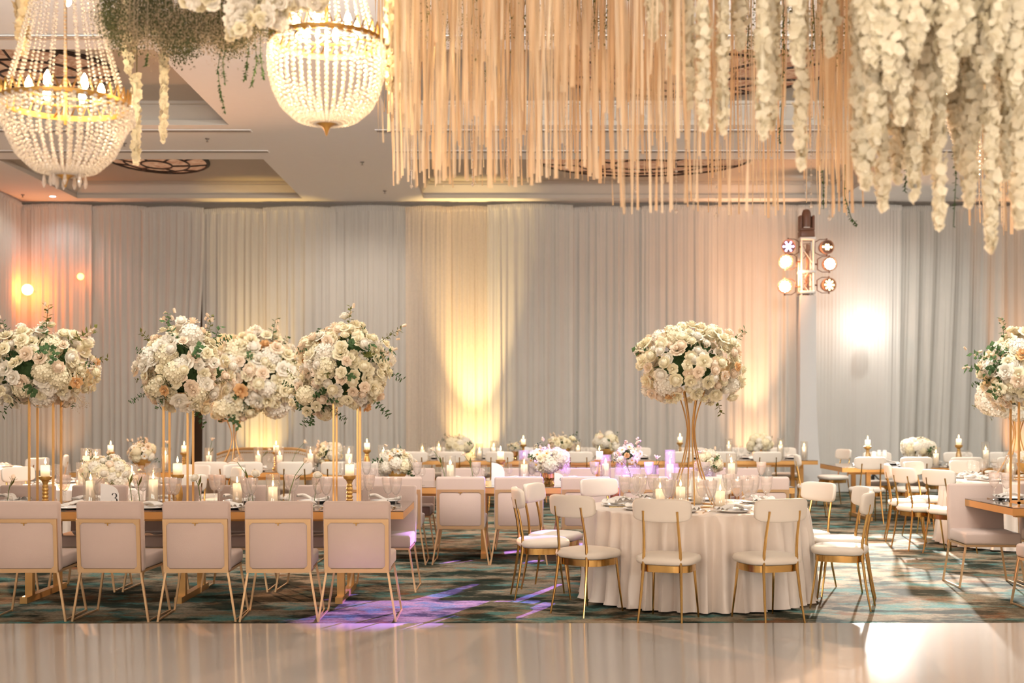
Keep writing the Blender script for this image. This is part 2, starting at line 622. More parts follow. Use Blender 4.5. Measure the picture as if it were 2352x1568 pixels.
xs = sorted({X0, X1, *[v for c in COFX for v in c]})
ys = sorted({YB, YF, *[v for c in COFY for v in c]})
b = MB()
for i in range(len(xs) - 1):
    for j in range(len(ys) - 1):
        if any(abs(xs[i] - c[0]) < 1e-6 for c in COFX) and any(abs(ys[j] - c[0]) < 1e-6 for c in COFY):
            continue
        b.add([(xs[i], ys[j], H), (xs[i + 1], ys[j], H), (xs[i + 1], ys[j + 1], H), (xs[i], ys[j + 1], H)], [(0, 3, 2, 1)])
ceil = struct('ceiling', b.mesh('ceiling', 'ceiling_paint', False))
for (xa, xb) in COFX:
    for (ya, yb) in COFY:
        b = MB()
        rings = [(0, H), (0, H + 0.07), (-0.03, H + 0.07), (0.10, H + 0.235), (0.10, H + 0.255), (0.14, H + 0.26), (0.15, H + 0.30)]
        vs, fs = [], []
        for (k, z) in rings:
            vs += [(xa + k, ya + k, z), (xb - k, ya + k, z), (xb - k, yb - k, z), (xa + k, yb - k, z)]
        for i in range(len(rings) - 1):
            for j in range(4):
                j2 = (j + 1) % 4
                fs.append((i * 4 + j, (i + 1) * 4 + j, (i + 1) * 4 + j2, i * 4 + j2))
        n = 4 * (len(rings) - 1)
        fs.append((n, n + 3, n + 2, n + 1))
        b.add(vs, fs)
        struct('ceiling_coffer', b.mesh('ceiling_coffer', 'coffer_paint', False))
# roof slab over the coffers and the walls
b = MB()
b.box(X0 - 0.2, X1 + 0.2, YB - 0.2, YF + 0.2, 6.0, 6.2)
struct('ceiling_slab', b.mesh('ceiling_slab', 'ceiling_paint', False))
for nm, (xa, xb, ya, yb), mt in [('wall_left', (X0 - 0.2, X0, YB, YF), 'ceiling_paint'), ('wall_right', (X1, X1 + 0.2, YB, YF), 'ceiling_paint'),
                                 ('wall_far', (X0 - 0.2, X1 + 0.2, YF, YF + 0.2), 'wall_wood'), ('wall_near', (X0 - 0.2, X1 + 0.2, YB - 0.2, YB), 'ceiling_paint')]:
    b = MB()
    b.box(xa, xb, ya, yb, 0, 6.0)
    struct(nm, b.mesh(nm, mt, False))
# dark strip painted as the shade of the gap between ceiling and drape
b = MB()
b.box(X0, X1, 23.62, 23.68, 5.40, 5.5)
struct('gap_shade_1', b.mesh('gap_shade', 'slot_dark', False))

# slot diffusers in the beams
SLOT = [(X0 + 0.02, wx(618, 18.9), 18.9), (wx(905, 18.9), 6.9, 18.9), (X0 + 0.02, wx(578, 17.5), 17.5), (wx(862, 17.5), 6.9, 17.5),
        (X0 + 0.02, -3.7, 13.1), (-1.9, 6.9, 13.1)]
for i, (xa, xb, y) in enumerate(SLOT):
    t = thing('air_diffuser', ['white linear air slot beside the dome lit coffer nearest the corner', 'long linear air slot in the beam behind the amber ribbons, farther one',
                               'linear air slot above the corner chandelier, second from the drape', 'long linear air slot behind the amber ribbons, nearer one',
                               'linear air slot seen through the tall crystal chandelier strands', 'linear air slot high behind the dense ribbons'][i], 'air vent',
              ((xa + xb) / 2, y, H), 0, 'linear air slots in the ceiling beams')
    L_ = (xb - xa) / 2
    b = MB()
    b.box(-L_, L_, -0.075, 0.075, -0.008, 0.0)
    obj('frame', b.mesh('frame', 'ceiling_paint', False), t)
    for yy in (-0.03, 0.03):
        b = MB()
        b.box(-L_ + 0.02, L_ - 0.02, yy - 0.016, yy + 0.016, -0.012, -0.002)
        obj('slot', b.mesh('slot', 'slot_dark', False), t)


# art-glass dome lights in the coffers
def dome_light(x, y, rx, ry, label):
    t = thing('ceiling_dome_light', label, 'ceiling light', (x, y, H + 0.30), 0, 'art glass ceiling lights')
    rings = [0.0, 0.30, 0.64, 1.0]
    cnt = [1, 6, 10]
    zf = lambda k: -0.10 + 0.09 * k * k
    lead = MB()
    for ri in range(3):
        n = cnt[ri]
        off = 0.3 * ri
        for k in range(n):
            q0, q1 = 2 * pi * (k + off) / n, 2 * pi * (k + 1 + off) / n
            p = MB()
            vs = []
            sub = 18 if n == 1 else 4
            g = 0.012
            if n == 1:
                vs = [(rx * rings[1] * cos(2 * pi * a / sub), ry * rings[1] * sin(2 * pi * a / sub), zf(rings[1])) for a in range(sub)]
                p.add(vs, [tuple(reversed(range(sub)))])
            else:
                for rr in (rings[ri], rings[ri + 1]):
                    for a in range(sub + 1):
                        q = q0 + (q1 - q0) * a / sub
                        vs.append((rx * rr * cos(q), ry * rr * sin(q), zf(rr)))
                m_ = sub + 1
                p.add(vs, [(a, a + 1, m_ + a + 1, m_ + a) for a in range(sub)])
                lead.tube([(rx * rings[ri] * cos(q0), ry * rings[ri] * sin(q0), zf(rings[ri]) - 0.01), (rx * rings[ri + 1] * cos(q0), ry * rings[ri + 1] * sin(q0), zf(rings[ri + 1]) - 0.01)], 0.016, 5)
            obj('pane', p.mesh('pane', 'alabaster_glow', False), t)
    for rr in rings[1:]:
        lead.tube([(rx * rr * cos(2 * pi * a / 32), ry * rr * sin(2 * pi * a / 32), zf(rr) - 0.01) for a in range(32)], 0.016 if rr < 1 else 0.024, 5, True)
    obj('leading', lead.mesh('leading', 'leading'), t)
    rim = MB()
    rim.tube([(rx * 1.03 * cos(2 * pi * a / 32), ry * 1.03 * sin(2 * pi * a / 32), -0.005) for a in range(32)], 0.02, 5, True)
    obj('rim', rim.mesh('rim', 'leading'), t)


dome_light(-6.0, 20.95, 0.82, 1.15, 'small round alabaster ceiling light with dark leading above the corner drape')
dome_light(2.24, 20.95, 1.78, 1.42, 'large oval alabaster ceiling light behind the amber ribbons near the drape')
dome_light(-6.0, 15.35, 1.05, 0.95, 'round alabaster ceiling light behind the corner crystal chandelier')
dome_light(2.24, 15.35, 1.75, 1.35, 'large oval alabaster ceiling light high behind the dense ribbons')

# recessed downlight that is switched to white, and the adjustable spot over the drape
t = thing('recessed_downlight', 'small white glowing downlight in the ceiling above the corner drape', 'ceiling light', (wx(121, 22.9), 22.9, H))
b = MB()
b.lathe([(0.055, -0.003), (0.085, -0.004), (0.09, 0.0)], 20, caps=False)
obj('trim_ring', b.mesh('trim_ring', 'ceiling_paint'), t)
b = MB()
b.lathe([(0.0005, -0.0025), (0.056, -0.0025)], 20, caps=False)
obj('lens', b.mesh('lens', 'downlight_glow'), t)
spot('down_spot', (wx(121, 22.9), 22.85, 5.45), (wx(121, 22.9), 22.85, 0), 22, (0.8, 0.9, 1.0), 130, 0.8, 0.05)
yy = 22.4
t = thing('ceiling_spotlight', 'small white round spotlight tilted out of the ceiling above the lighting tower', 'spotlight', (wx(1851, yy), yy, H))
b = MB()
b.tube([(0, 0, 0), (0, -0.02, -0.14)], 0.014, 6)
obj('stem', b.mesh('stem', 'white_pole'), t)
b = MB()
Mx = Matrix.Translation((0, -0.03, wz(428, yy) - H)) @ Euler((radians(-100), 0, radians(20))).to_matrix().to_4x4()
b.lathe([(0.03, -0.12), (0.06, -0.10), (0.075, 0.0), (0.075, 0.02)], 16, Mx)
obj('head', b.mesh('head', 'white_pole'), t)
b = MB()
b.lathe([(0.001, 0.024), (0.066, 0.024)], 16, Mx, caps=False)
obj('lens', b.mesh('lens', 'downlight_glow'), t)
for i, (px, py, yy) in enumerate([(476, 315, 18.0), (832, 371, 19.7), (884, 441, 22.3), (52, 446, 22.7), (286, 328, 18.3)]):
    t = thing('sprinkler_head', ['small sprinkler head in the beam right of the corner chandelier', 'small sprinkler head below the glowing chandelier', 'small sprinkler head in the beam nearest the drape',
                                 'small sprinkler head in the corner by the drape', 'round smoke detector next to the corner chandelier'][i], 'sprinkler', (wx(px, yy), yy, H))
    b = MB()
    b.lathe([(0.035, 0), (0.03, -0.012), (0.01, -0.02), (0.008, -0.045), (0.022, -0.05)], 10)
    obj('head', b.mesh('head', 'slot_dark'), t)


# ------------------------------------------------------------------ drapes
def drape(xa, xb, y, ztop, label, mat='drape_cloth', seed=1, sl=0.0, sr=0.0, depth=0.042, pw=(0.035, 0.14), rot=None, ruffle=True, nx=None):
    """One hanging panel: random pleats, gathered tight at the top and opening to the hem; sl, sr = sideways sweep of its edges at the hem."""
    rr = random.Random(seed)
    W = xb - xa
    ph, u = [(0.0, 0.0)], 0.0
    k = 0
    while u < W:
        u += rr.uniform(*pw)
        k += 1
        ph.append((u, k * pi + rr.uniform(-0.5, 0.5)))
    amp = [rr.uniform(0.25, 1.0) for _ in range(k + 2)]
    nx = nx or int(W / 0.013)
    zs = [ztop, ztop - 0.05, ztop - 0.10, ztop - 0.115, ztop - 0.35, ztop - 0.8, ztop - 1.6, ztop - 2.5, ztop - 3.4, ztop - 4.3, 0.5, 0.012]
    b = MB()
    vs, fs = [], []
    for zi, z in enumerate(zs):
        f = 1 - z / ztop
        for i in range(nx + 1):
            u = W * i / nx
            j = 0
            while j < len(ph) - 2 and ph[j + 1][0] < u:
                j += 1
            (u0, p0), (u1, p1) = ph[j], ph[j + 1]
            p = p0 + (p1 - p0) * min(1, (u - u0) / max(1e-6, u1 - u0))
            a = amp[j] + (amp[j + 1] - amp[j]) * min(1, (u - u0) / max(1e-6, u1 - u0))
            c = cos(p)
            c = math.copysign(abs(c) ** 0.6, c)
            d = depth * a * (0.35 + 0.75 * f) * c + 0.006 * sin(u * 95 + seed) * (1 - f) + 0.02 * sin(u * 3.1 + seed) * f
            if zi <= 2 and ruffle:
                d = 0.012 * sin(u * 160 + seed) - 0.03 * (zi == 1) + 0.3 * d
            x = xa + u + (sl * (1 - i / nx) + sr * i / nx) * max(0, f - 0.1) ** 1.3 + 0.012 * sin(p * 0.5 + z) * f
            zz = z + (0.012 * sin(u * 210) if zi == 0 else 0) + (0.03 * sin((u / W) * pi) if zi <= 3 else 0)
            vs.append((x, y + d, zz))
    n = nx + 1
    for a_ in range(len(zs) - 1):
        for i in range(nx):
            fs.append((a_ * n + i, (a_ + 1) * n + i, (a_ + 1) * n + i + 1, a_ * n + i + 1))
    b.add(vs, fs)
    me = b.mesh('drape', mat, True, 80)
    t = thing('drape', label, 'curtain', (0, 0, 0), 0, 'tall drapes around the room', me)
    if rot:
        t.location, t.rotation_euler = rot
    return t


DY = 23.45
EDGE = [48, 205, 330, 463, 610, 765, 938, 1030, 1125, 1310, 1480, 1640, 1840, 2065, 2180, 2300, 2460]
DL = ['orange lit drape panel beside the room corner', 'narrow beige drape panel with a secondary orange glow on it', 'beige drape panel left of the dark wood gap',
      'drape panel right of the dark wood gap, behind the nailhead sofa', 'beige pleated drape panel behind the joined flower balls', 'gathered drape panel with ruffled top beside the crinkled voile',
      'crinkled voile panel left of the bright yellow uplight', 'crinkled voile panel glowing yellow from the uplight', 'pleated drape panel right of the yellow uplight',
      'grey beige drape panel left of the tall trumpet stand flowers', 'drape panel directly behind the trumpet stand flower ball', 'drape panel glowing peach beside the lighting tower',
      'smooth pale grey drape panel right of the lighting tower', 'grey drape panel right of the white stage lamp', 'grey drape panel with deep dark pleats', 'drape panel lit orange at the far end of the row']
for i in range(len(EDGE) - 1):
    xa, xb = wx(EDGE[i], DY), wx(EDGE[i + 1], DY)
    kw = {}
    mat = 'drape_cloth'
    if i in (6, 7):
        mat = 'drape_crinkle'
        kw = dict(pw=(0.02, 0.07), depth=0.022)
    if i == 2:
        kw = dict(sl=0.0, sr=-0.34)
    if i == 3:
        kw = dict(sl=-0.02)
    if i == 12:
        mat = 'drape_smooth'
        kw = dict(pw=(0.10, 0.35), depth=0.025, sr=-0.1)
    if i in (13, 14):
        kw = dict(pw=(0.08, 0.20), depth=0.07, sl=-0.1, sr=-0.25 if i == 13 else -0.1)
        if i == 14:
            kw['sl'] = -0.25
    zt = 5.43 - (0.0, 0.02, 0.05, 0.07, 0.05, 0.02, 0.04, 0.03, 0.0, 0.04, 0.02, 0.0, 0.0, 0.03, 0.03, 0.02)[i]
    drape(xa - (0.0 if i == 3 else 0.05), xb + 0.05, DY + (0.05 if i % 2 else 0.0), zt, DL[i], mat, 100 + i, **kw)
for k in range(3):
    drape(0, 1.6, 0, 5.45, ['drape panel on the side wall nearest the orange lamp', 'second drape panel along the side wall', 'third drape panel along the side wall'][k], seed=300 + k,
          rot=((-9.22, 21.72 - 1.55 * k, 0), (0, 0, radians(90))))

# ------------------------------------------------------------------ chairs
def quadtube(pts, w_):
    return MB().tube(pts, w_ * 0.7071, 4)


# --- box-back chair with a square gold frame; faces +y, back at -y
TILT = radians(5)
A = {}
A['seat'] = rbox('seat', 'ivory_velvet', 0.485, 0.50, 0.105, 0.022, 3)
A['backrest'] = rbox('backrest', 'ivory_velvet', 0.495, 0.075, 0.52, 0.022, 3)
bb = MB()
fw, z0, z1 = 0.2375, 0.0, 0.372
bb.box(-fw, fw, -0.011, 0.011, z0 - 0.012, z0 + 0.014)
bb.box(-fw, fw, -0.011, 0.011, z1 - 0.014, z1 + 0.012)
bb.box(-fw, -fw + 0.027, -0.011, 0.011, z0 + 0.014, z1 - 0.014)
bb.box(fw - 0.027, fw, -0.011, 0.011, z0 + 0.014, z1 - 0.014)
for sx in (-1, 1):   # small corner gussets
    for zz, dz in ((z0 + 0.014, 1), (z1 - 0.014, -1)):
        x = sx * (fw - 0.027)
        bb.add([(x, -0.009, zz), (x - sx * 0.022, -0.009, zz), (x, -0.009, zz + dz * 0.022)], [(0, 1, 2)])
A['back_frame'] = bb.mesh('back_frame', 'champagne_gold', False)
A['back_panel'] = rbox('back_panel', 'ivory_velvet', 0.43, 0.02, 0.345, 0.006, 1)
bb = MB()
for y in (-0.24, 0.235):
    bb.box(-0.235, 0.235, y - 0.01, y + 0.01, 0.362, 0.382)
for x in (-0.225, 0.225):
    bb.box(x - 0.01, x + 0.01, -0.24, 0.235, 0.362, 0.382)
A['seat_frame'] = bb.mesh('seat_frame', 'champagne_gold', False)
for k, (sx, y0, y1) in {'leg_rl': (-1, -0.245, -0.24), 'leg_rr': (1, -0.245, -0.24), 'leg_fl': (-1, 0.245, 0.225), 'leg_fr': (1, 0.245, 0.225)}.items():
    A[k] = quadtube([(sx * 0.287, y0, 0.0), (sx * 0.228, y1, 0.368)], 0.0155).mesh('leg', 'champagne_gold', False)
for k, sx in (('bar_l', -1), ('bar_r', 1)):
    A[k] = quadtube([(sx * 0.287, -0.245, 0.011), (sx * 0.287, 0.245, 0.011)], 0.011).mesh('floor_bar', 'champagne_gold', False)
bb = MB()
bb.box(-0.022, 0.022, -0.004, 0.0, -0.006, 0.006)
bb.box(-0.004, 0.004, -0.006, -0.002, -0.022, 0.0)
A['pull_tab'] = bb.mesh('pull_tab', 'brass', False)


def box_chair(x, y, rz, label, group, tab=True):
    t = thing('box_back_chair', label, 'chair', (x, y, 0), rz, group)
    obj('seat', A['seat'], t, (0, 0.02, 0.436))
    obj('backrest', A['backrest'], t, (0, -0.232, 0.632), (TILT, 0, 0))
    obj('back_frame', A['back_frame'], t, (0, -0.262, 0.382), (TILT, 0, 0))
    obj('back_panel', A['back_panel'], t, (0, -0.258 - 0.016, 0.568), (TILT, 0, 0))
    obj('seat_frame', A['seat_frame'], t)
    for k in ('leg_rl', 'leg_rr', 'leg_fl', 'leg_fr'):
        obj('leg', A[k], t)
    obj('floor_bar', A['bar_l'], t)
    obj('floor_bar', A['bar_r'], t)
    if tab:
        obj('pull_tab', A['pull_tab'], t, (0, -0.30, 0.738), (TILT, 0, 0))
    return t


# --- curved-back dining chair on slim gold legs; faces +y
B = {}
B['seat'] = MB().sup(0.230, 0.218, 0.041, 0.55, 0.62, 10, 32).mesh('seat', 'cream_leather', True, 90)
B['backrest'] = MB().sup(0.222, 0.026, 0.086, 0.42, 0.45, 14, 36, Matrix.Rotation(radians(0), 4, 'X'), 0.95).mesh('backrest', 'cream_leather', True, 90)
bb = MB()
vs, fs = [], []
n = 28
for i in range(n):
    q = 2 * pi * i / n
    x = 0.195 * math.copysign(abs(cos(q)) ** 0.6, cos(q))
    y = 0.185 * math.copysign(abs(sin(q)) ** 0.6, sin(q))
    vs += [(x, y, 0.375), (x, y, 0.425)]
for i in range(n):
    j = (i + 1) % n
    fs.append((2 * i, 2 * j, 2 * j + 1, 2 * i + 1))
fs.append(tuple(range(1, 2 * n, 2)))
fs.append(tuple(reversed(range(0, 2 * n, 2))))
bb.add(vs, fs)
B['seat_frame'] = bb.mesh('seat_frame', 'polished_gold', True, 30)
for k, sx in (('rl', -1), ('rr', 1)):
    pts = [(sx * 0.165, -0.255, 0.0), (sx * 0.152, -0.218, 0.2), (sx * 0.142, -0.19, 0.40), (sx * 0.137, -0.188, 0.52), (sx * 0.132, -0.205, 0.64), (sx * 0.128, -0.235, 0.78), (sx * 0.127, -0.245, 0.83)]
    B[k] = MB().tube(pts, [0.0075, 0.010, 0.0115, 0.0115, 0.0105, 0.010, 0.010], 8).mesh('leg', 'polished_gold', True)
for k, sx in (('fl', -1), ('fr', 1)):
    B[k] = MB().tube([(sx * 0.178, 0.205, 0.0), (sx * 0.165, 0.175, 0.22), (sx * 0.155, 0.15, 0.42)], [0.007, 0.0095, 0.0115], 8).mesh('leg', 'polished_gold', True)


def curve_chair(x, y, rz, label, group):
    t = thing('curved_back_chair', label, 'chair', (x, y, 0), rz, group)
    obj('seat', B['seat'], t, (0, 0, 0.460))
    obj('backrest', B['backrest'], t, (0, -0.237, 0.832), (radians(7), 0, 0))
    obj('seat_frame', B['seat_frame'], t)
    for k in ('rl', 'rr', 'fl', 'fr'):
        obj('leg', B[k], t)
    return t


# ------------------------------------------------------------------ tables
def long_table(x0, x1, y0, y1, label, legs, inset=0.05):
    t = thing('long_table', label, 'table', ((x0 + x1) / 2, (y0 + y1) / 2, 0), 0, 'long gold tables with mirror tops')
    cx_, cy_ = (x0 + x1) / 2, (y0 + y1) / 2
    hx, hy = (x1 - x0) / 2, (y1 - y0) / 2
    b = MB()
    b.box(-hx, hx, -hy, hy, 0.7545, 0.76)
    obj('tabletop', b.mesh('tabletop', 'mirror_top', False), t, label='mirror table top')
    b = MB()
    b.box(-hx, hx, -hy, hy, 0.7505, 0.7543)
    obj('glass_edge', b.mesh('glass_edge', 'glass_edge', False), t)
    b = MB()
    b.box(-hx, hx, -hy, hy, 0.692, 0.7503)
    obj('apron', b.mesh('apron', 'gold_paint', False), t)
    b = MB()
    b.box(-hx + 0.25, hx - 0.25, -0.03, 0.03, 0.63, 0.692)
    obj('stretcher', b.mesh('stretcher', 'gold_paint', False), t)
    for lx in legs:
        for s in (-1, 1):
            b = MB()
            b.box(lx - cx_ - 0.03, lx - cx_ + 0.03, s * (hy - 0.24) - 0.03, s * (hy - 0.24) + 0.03, 0.05, 0.692)
            obj('leg', b.mesh('leg', 'gold_paint', False), t)
        b = MB()
        b.box(lx - cx_ - 0.03, lx - cx_ + 0.03, -(hy - 0.10), hy - 0.10, 0.0, 0.05)
        obj('floor_bar', b.mesh('floor_bar', 'gold_paint', False), t)
    return t


def round_cloth(x, y, Rr, label, seed):
    """Round table under a floor-length satin cloth."""
    rr = random.Random(seed)
    b = MB()
    n = 220
    pl = []
    q = 0.0
    ph = [(0, 0)]
    k = 0
    while q < 2 * pi - 0.05:
        q = min(2 * pi, q + rr.uniform(0.04, 0.13))
        k += 1
        ph.append((q, k * pi))
    if k % 2:
        ph[-1] = (2 * pi, (k + 1) * pi)
    amp = [rr.uniform(0.35, 1.0) for _ in range(len(ph))]
    amp[-1] = amp[0]
    levels = [(0.0, 0.7605, 0), (0.5, 0.7605, 0), (0.985, 0.7605, 0), (0.999, 0.757, 0.0), (1.003, 0.745, 0.12), (1.004, 0.68, 0.38), (1.006, 0.55, 0.6), (1.010, 0.38, 0.8), (1.018, 0.2, 0.95), (1.028, 0.06, 1.1), (1.04, 0.012, 1.2)]
    vs, fs = [], []
    for (rf, z, a) in levels:
        for i in range(n):
            q = 2 * pi * i / n
            j = 0
            while j < len(ph) - 2 and ph[j + 1][0] < q:
                j += 1
            (u0, p0), (u1, p1) = ph[j], ph[j + 1]
            tt = (q - u0) / (u1 - u0)
            c = cos(p0 + (p1 - p0) * tt)
            aa = amp[j] * (1 - tt) + amp[j + 1] * tt
            r = Rr * rf + 0.030 * a * aa * math.copysign(abs(c) ** 0.7, c) * 2.6 + 0.006 * a * sin(q * 41 + z * 9)
            zz = z + (0.010 * (c + 1) * aa if z < 0.02 else 0)
            vs.append((max(r, 0.0001 if rf == 0 else 0.001) * cos(q), max(r, 0.0001 if rf == 0 else 0.001) * sin(q), zz))
    for a in range(len(levels) - 1):
        for i in range(n):
            j = (i + 1) % n
            fs.append((a * n + i, (a + 1) * n + i, (a + 1) * n + j, a * n + j))
    b.add(vs, fs)
    return thing('tablecloth', label, 'tablecloth', (x, y, 0), 0, 'round tables under satin cloths', b.mesh('tablecloth', 'satin_cloth', True, 75))


TN = {'T1': 'number three table', 'RT1': 'nearest round table', 'T2': 'middle long table', 'T3': 'long table before the back drape', 'T5': 'white stage lamp table',
      'T6': 'nailhead sofa table', 'RT2': 'round table behind the cropped table', 'RT3': 'dim corner round table', 'RT4': 'round table behind number three', 'T7': 'cropped gold table'}
HOUR = ['twelve', 'one', 'two', 'three', 'four', 'five', 'six', 'seven', 'eight', 'nine', 'ten', 'eleven']
ZT = 0.76
SEATS = {k: [] for k in TN}      # (x, y, dir to the table, word that names the seat)

long_table(-6.4, -0.87, 9.93, 11.03, 'nearest long gold table with mirror top and number three card', [-1.4, -2.7, -3.95, -5.4])
long_table(-2.15, 2.95, 12.95, 14.05, 'long gold mirror table in the middle of the room, behind the nearest round table', [-1.6, -0.3, 1.1, 2.4])
long_table(-1.5, 4.87, 19.75, 20.85, 'farthest long gold table standing close to the back drape', [-0.9, 0.75, 2.4, 4.66])
long_table(4.62, 9.6, 17.36, 18.6, 'long gold mirror table below the white stage lamp', [5.05, 6.6, 8.6])
long_table(-5.75, -1.80, 16.1, 17.0, 'gold table in front of the nailhead sofa, under the middle flower ball', [-5.2, -3.8, -2.3])
long_table(4.14, 8.6, 10.26, 11.43, 'gold mirror table corner cropped by the frame edge', [4.9, 7.6])
RT = {'RT1': (1.54, 10.4, 0.915), 'RT2': (5.95, 14.4, 0.915), 'RT3': (-7.75, 17.2, 0.915), 'RT4': (-4.35, 13.35, 0.915)}
round_cloth(*RT['RT1'], 'nearest round table in a floor length ivory satin cloth under the trumpet stand', 5)
round_cloth(*RT['RT2'], 'round table in ivory satin cloth behind the cropped gold table', 6)
round_cloth(*RT['RT3'], 'dim round table in ivory cloth in the drape corner', 8)
round_cloth(*RT['RT4'], 'round table in white cloth behind the number three table', 9)

# chairs: nearest table
G1 = 'box back chairs along the near side of the nearest table'
for i, (px, rz) in enumerate([(58, 0.03), (257, -0.05), (450, 0.02), (636, 0.06), (820, 0.0)]):
    x = wx(px, 9.17)
    box_chair(x, 9.42, rz, f'ivory box back chair with gold frame, {ORD[i]} from the left in the nearest row', G1)
    SEATS['T1'].append((x, 10.10, 1, f'{ORD[i]} near seat from the left'))
x = wx(-140, 9.17)
for i, x in enumerate([-1.11, -1.74, -2.39, -3.05, -3.70, -4.35]):
    box_chair(x, 10.90, pi + R.uniform(-.04, .04), f'ivory box back chair facing us across the number three table, {ORD[i]} from its open end', 'box back chairs on the far side of the nearest table', False)
    SEATS['T1'].append((x, 10.86, -1, f'{ORD[i]} far seat from the open end'))
# middle table
for i, px in enumerate([790, 912, 1060, 1192, 1347, 1481, 1616, 1755]):
    x = wx(px, 12.5)
    box_chair(x, 12.76, R.uniform(-.04, .04), f'ivory box back chair seen from behind, {ORD[i]} from left at the middle long table', 'box back chairs on the near side of the middle table')
    SEATS['T2'].append((x, 13.13, 1, f'{ORD[i]} near seat from the left'))
for i, px in enumerate([835, 949, 1064, 1195, 1325, 1447, 1560, 1690]):
    x = wx(px, 14.4)
    box_chair(x, 14.12, pi + R.uniform(-.04, .04), f'ivory box back chair facing us, {ORD[i]} from left beyond the middle long table', 'box back chairs on the far side of the middle table', False)
    SEATS['T2'].append((x, 13.87, -1, f'{ORD[i]} far seat from the left'))
# cropped table
box_chair(4.23, 11.13, pi - 0.05, 'ivory box back chair facing us at the corner of the cropped gold table', 'box back chairs at the cropped gold table', False)
SEATS['T7'].append((4.5, 11.2, -1, 'far corner seat'))
box_chair(4.90, 11.15, pi, 'ivory box back chair behind the cropped gold table, at the frame edge', 'box back chairs at the cropped gold table', False)
SEATS['T7'].append((5.05, 11.2, -1, 'second far seat'))
box_chair(4.32, 9.78, 0.0, 'ivory box back chair on the near side of the cropped gold table', 'box back chairs at the cropped gold table')
SEATS['T7'].append((4.6, 10.5, 1, 'near seat'))


# round-table chairs
def round_seats(key, specs, group):
    cx_, cy_, r_ = RT[key]
    taken = set()
    for i, (a, d, word, turn) in enumerate(specs):
        q = radians(a)
        curve_chair(cx_ + d * cos(q), cy_ + d * sin(q), q + pi / 2 + radians(turn), word, group)
        h = round(3 - a / 30) % 12
        while h in taken:
            h = (h - 1) % 12
        taken.add(h)
        SEATS[key].append((cx_ + 0.66 * cos(q), cy_ + 0.66 * sin(q), q, f"{HOUR[h]} o'clock seat"))


round_seats('RT1', [(-108, 1.20, 'cream curved back chair, left one of the two before the nearest round table', -4), (-72, 1.18, 'cream curved back chair, right one of the two before the nearest round table', 2),
                    (-141, 1.22, 'cream curved back chair turned three quarters at the near left of the nearest round table', 8), (180, 1.28, 'cream curved back chair seen edge on at the left of the nearest round table', 6),
                    (157, 1.26, 'cream curved back chair behind the edge on chair at the nearest round table', 0), (118, 1.30, 'cream curved back chair behind the goblets of the nearest round table', 6),
                    (77, 1.28, 'cream curved back chair hidden behind the trumpet stand at the nearest round table', 0), (31, 1.20, 'cream curved back chair at the far right of the nearest round table', -4),
                    (3, 1.22, 'cream curved back chair on the right side of the nearest round table, farther of two', 0), (-26, 1.19, 'cream curved back chair on the right side of the nearest round table, nearer of two', 4)],
            'curved back chairs around the nearest round table')
round_seats('RT2', [(197, 1.42, 'curved back chair seen edge on left of the round table behind the cropped table', 0), (216, 1.42, 'curved back chair with gold legs nearest the open carpet at the second round table', -6),
                    (162, 1.30, 'curved back chair at the far left of the second round table', 4), (96, 1.25, 'wide curved back chair facing us beyond the second round table', 8),
                    (60, 1.25, 'curved back chair facing us at the frame edge of the second round table', 0), (130, 1.25, 'curved back chair at the back of the second round table', 0)],
            'curved back chairs around the round table behind the cropped table')
round_seats('RT4', [(65, 1.25, 'white curved back chair at the far right of the round table behind table three', 0), (28, 1.22, 'white curved back chair at the right of the round table behind table three', 0),
                    (110, 1.25, 'white curved back chair at the back of the round table behind table three', 0), (150, 1.25, 'white curved back chair at the far left of the round table behind table three', 0),
                    (190, 1.25, 'white curved back chair at the left of the round table behind table three', 0), (-40, 1.25, 'white curved back chair near right of the round table behind table three', 0)],
            'curved back chairs around the round table behind table three')
round_seats('RT3', [(-20, 1.25, 'curved back chair in shadow right of the dim corner table', 0), (20, 1.25, 'curved back chair in shadow far right of the dim corner table', 0), (-60, 1.25, 'curved back chair before the dim corner table', 0)],
            'curved back chairs around the dim corner table')

G = 'curved back chairs along the table before the drape'
for i, px in enumerate([948, 1037, 1148, 1330, 1440, 1560, 1660, 1764]):
    x = wx(px, 19.2)
    curve_chair(x, 19.45, R.uniform(-.05, .05), f'curved back chair seen from behind, {ORD[i]} from left at the farthest long table', G)
    SEATS['T3'].append((x, 20.0, 1, f'{ORD[i]} near seat from the left'))
for i, px in enumerate([1010, 1120, 1230, 1340, 1465, 1590, 1700, 1800]):
    x = wx(px, 21.2)
    curve_chair(x, 21.05, pi + R.uniform(-.05, .05), f'curved back chair against the drape, {ORD[i]} from left beyond the farthest long table', 'curved back chairs on the drape side of the farthest table')
    SEATS['T3'].append((x, 20.6, -1, f'{ORD[i]} far seat from the left'))
curve_chair(5.25, 20.3, pi / 2 + 0.3, 'curved back chair at the end of the farthest long table beside the lighting tower', 'curved back chairs at table ends')
curve_chair(4.35, 17.95, -pi / 2 - 0.15, 'curved back chair at the end of the long table by the white stage lamp', 'curved back chairs at table ends')
for i, px in enumerate([2001, 2106, 2222, 2330]):
    x = wx(px, 17.0)
    curve_chair(x, 17.22, R.uniform(-.05, .05), f'curved back chair seen from behind, {ORD[i]} from left at the white stage lamp table', 'curved back chairs on the near side of the white lamp table')
    SEATS['T5'].append((x + .05, 17.6, 1, f'{ORD[i]} near seat from the left'))
for i, px in enumerate([2014, 2110, 2196, 2300]):
    x = wx(px, 19.0)
    curve_chair(x, 18.75, pi + R.uniform(-.1, .1), f'curved back chair facing us, {ORD[i]} from left beyond the white stage lamp table', 'curved back chairs on the far side of the white lamp table')
    SEATS['T5'].append((x, 18.35, -1, f'{ORD[i]} far seat from the left'))
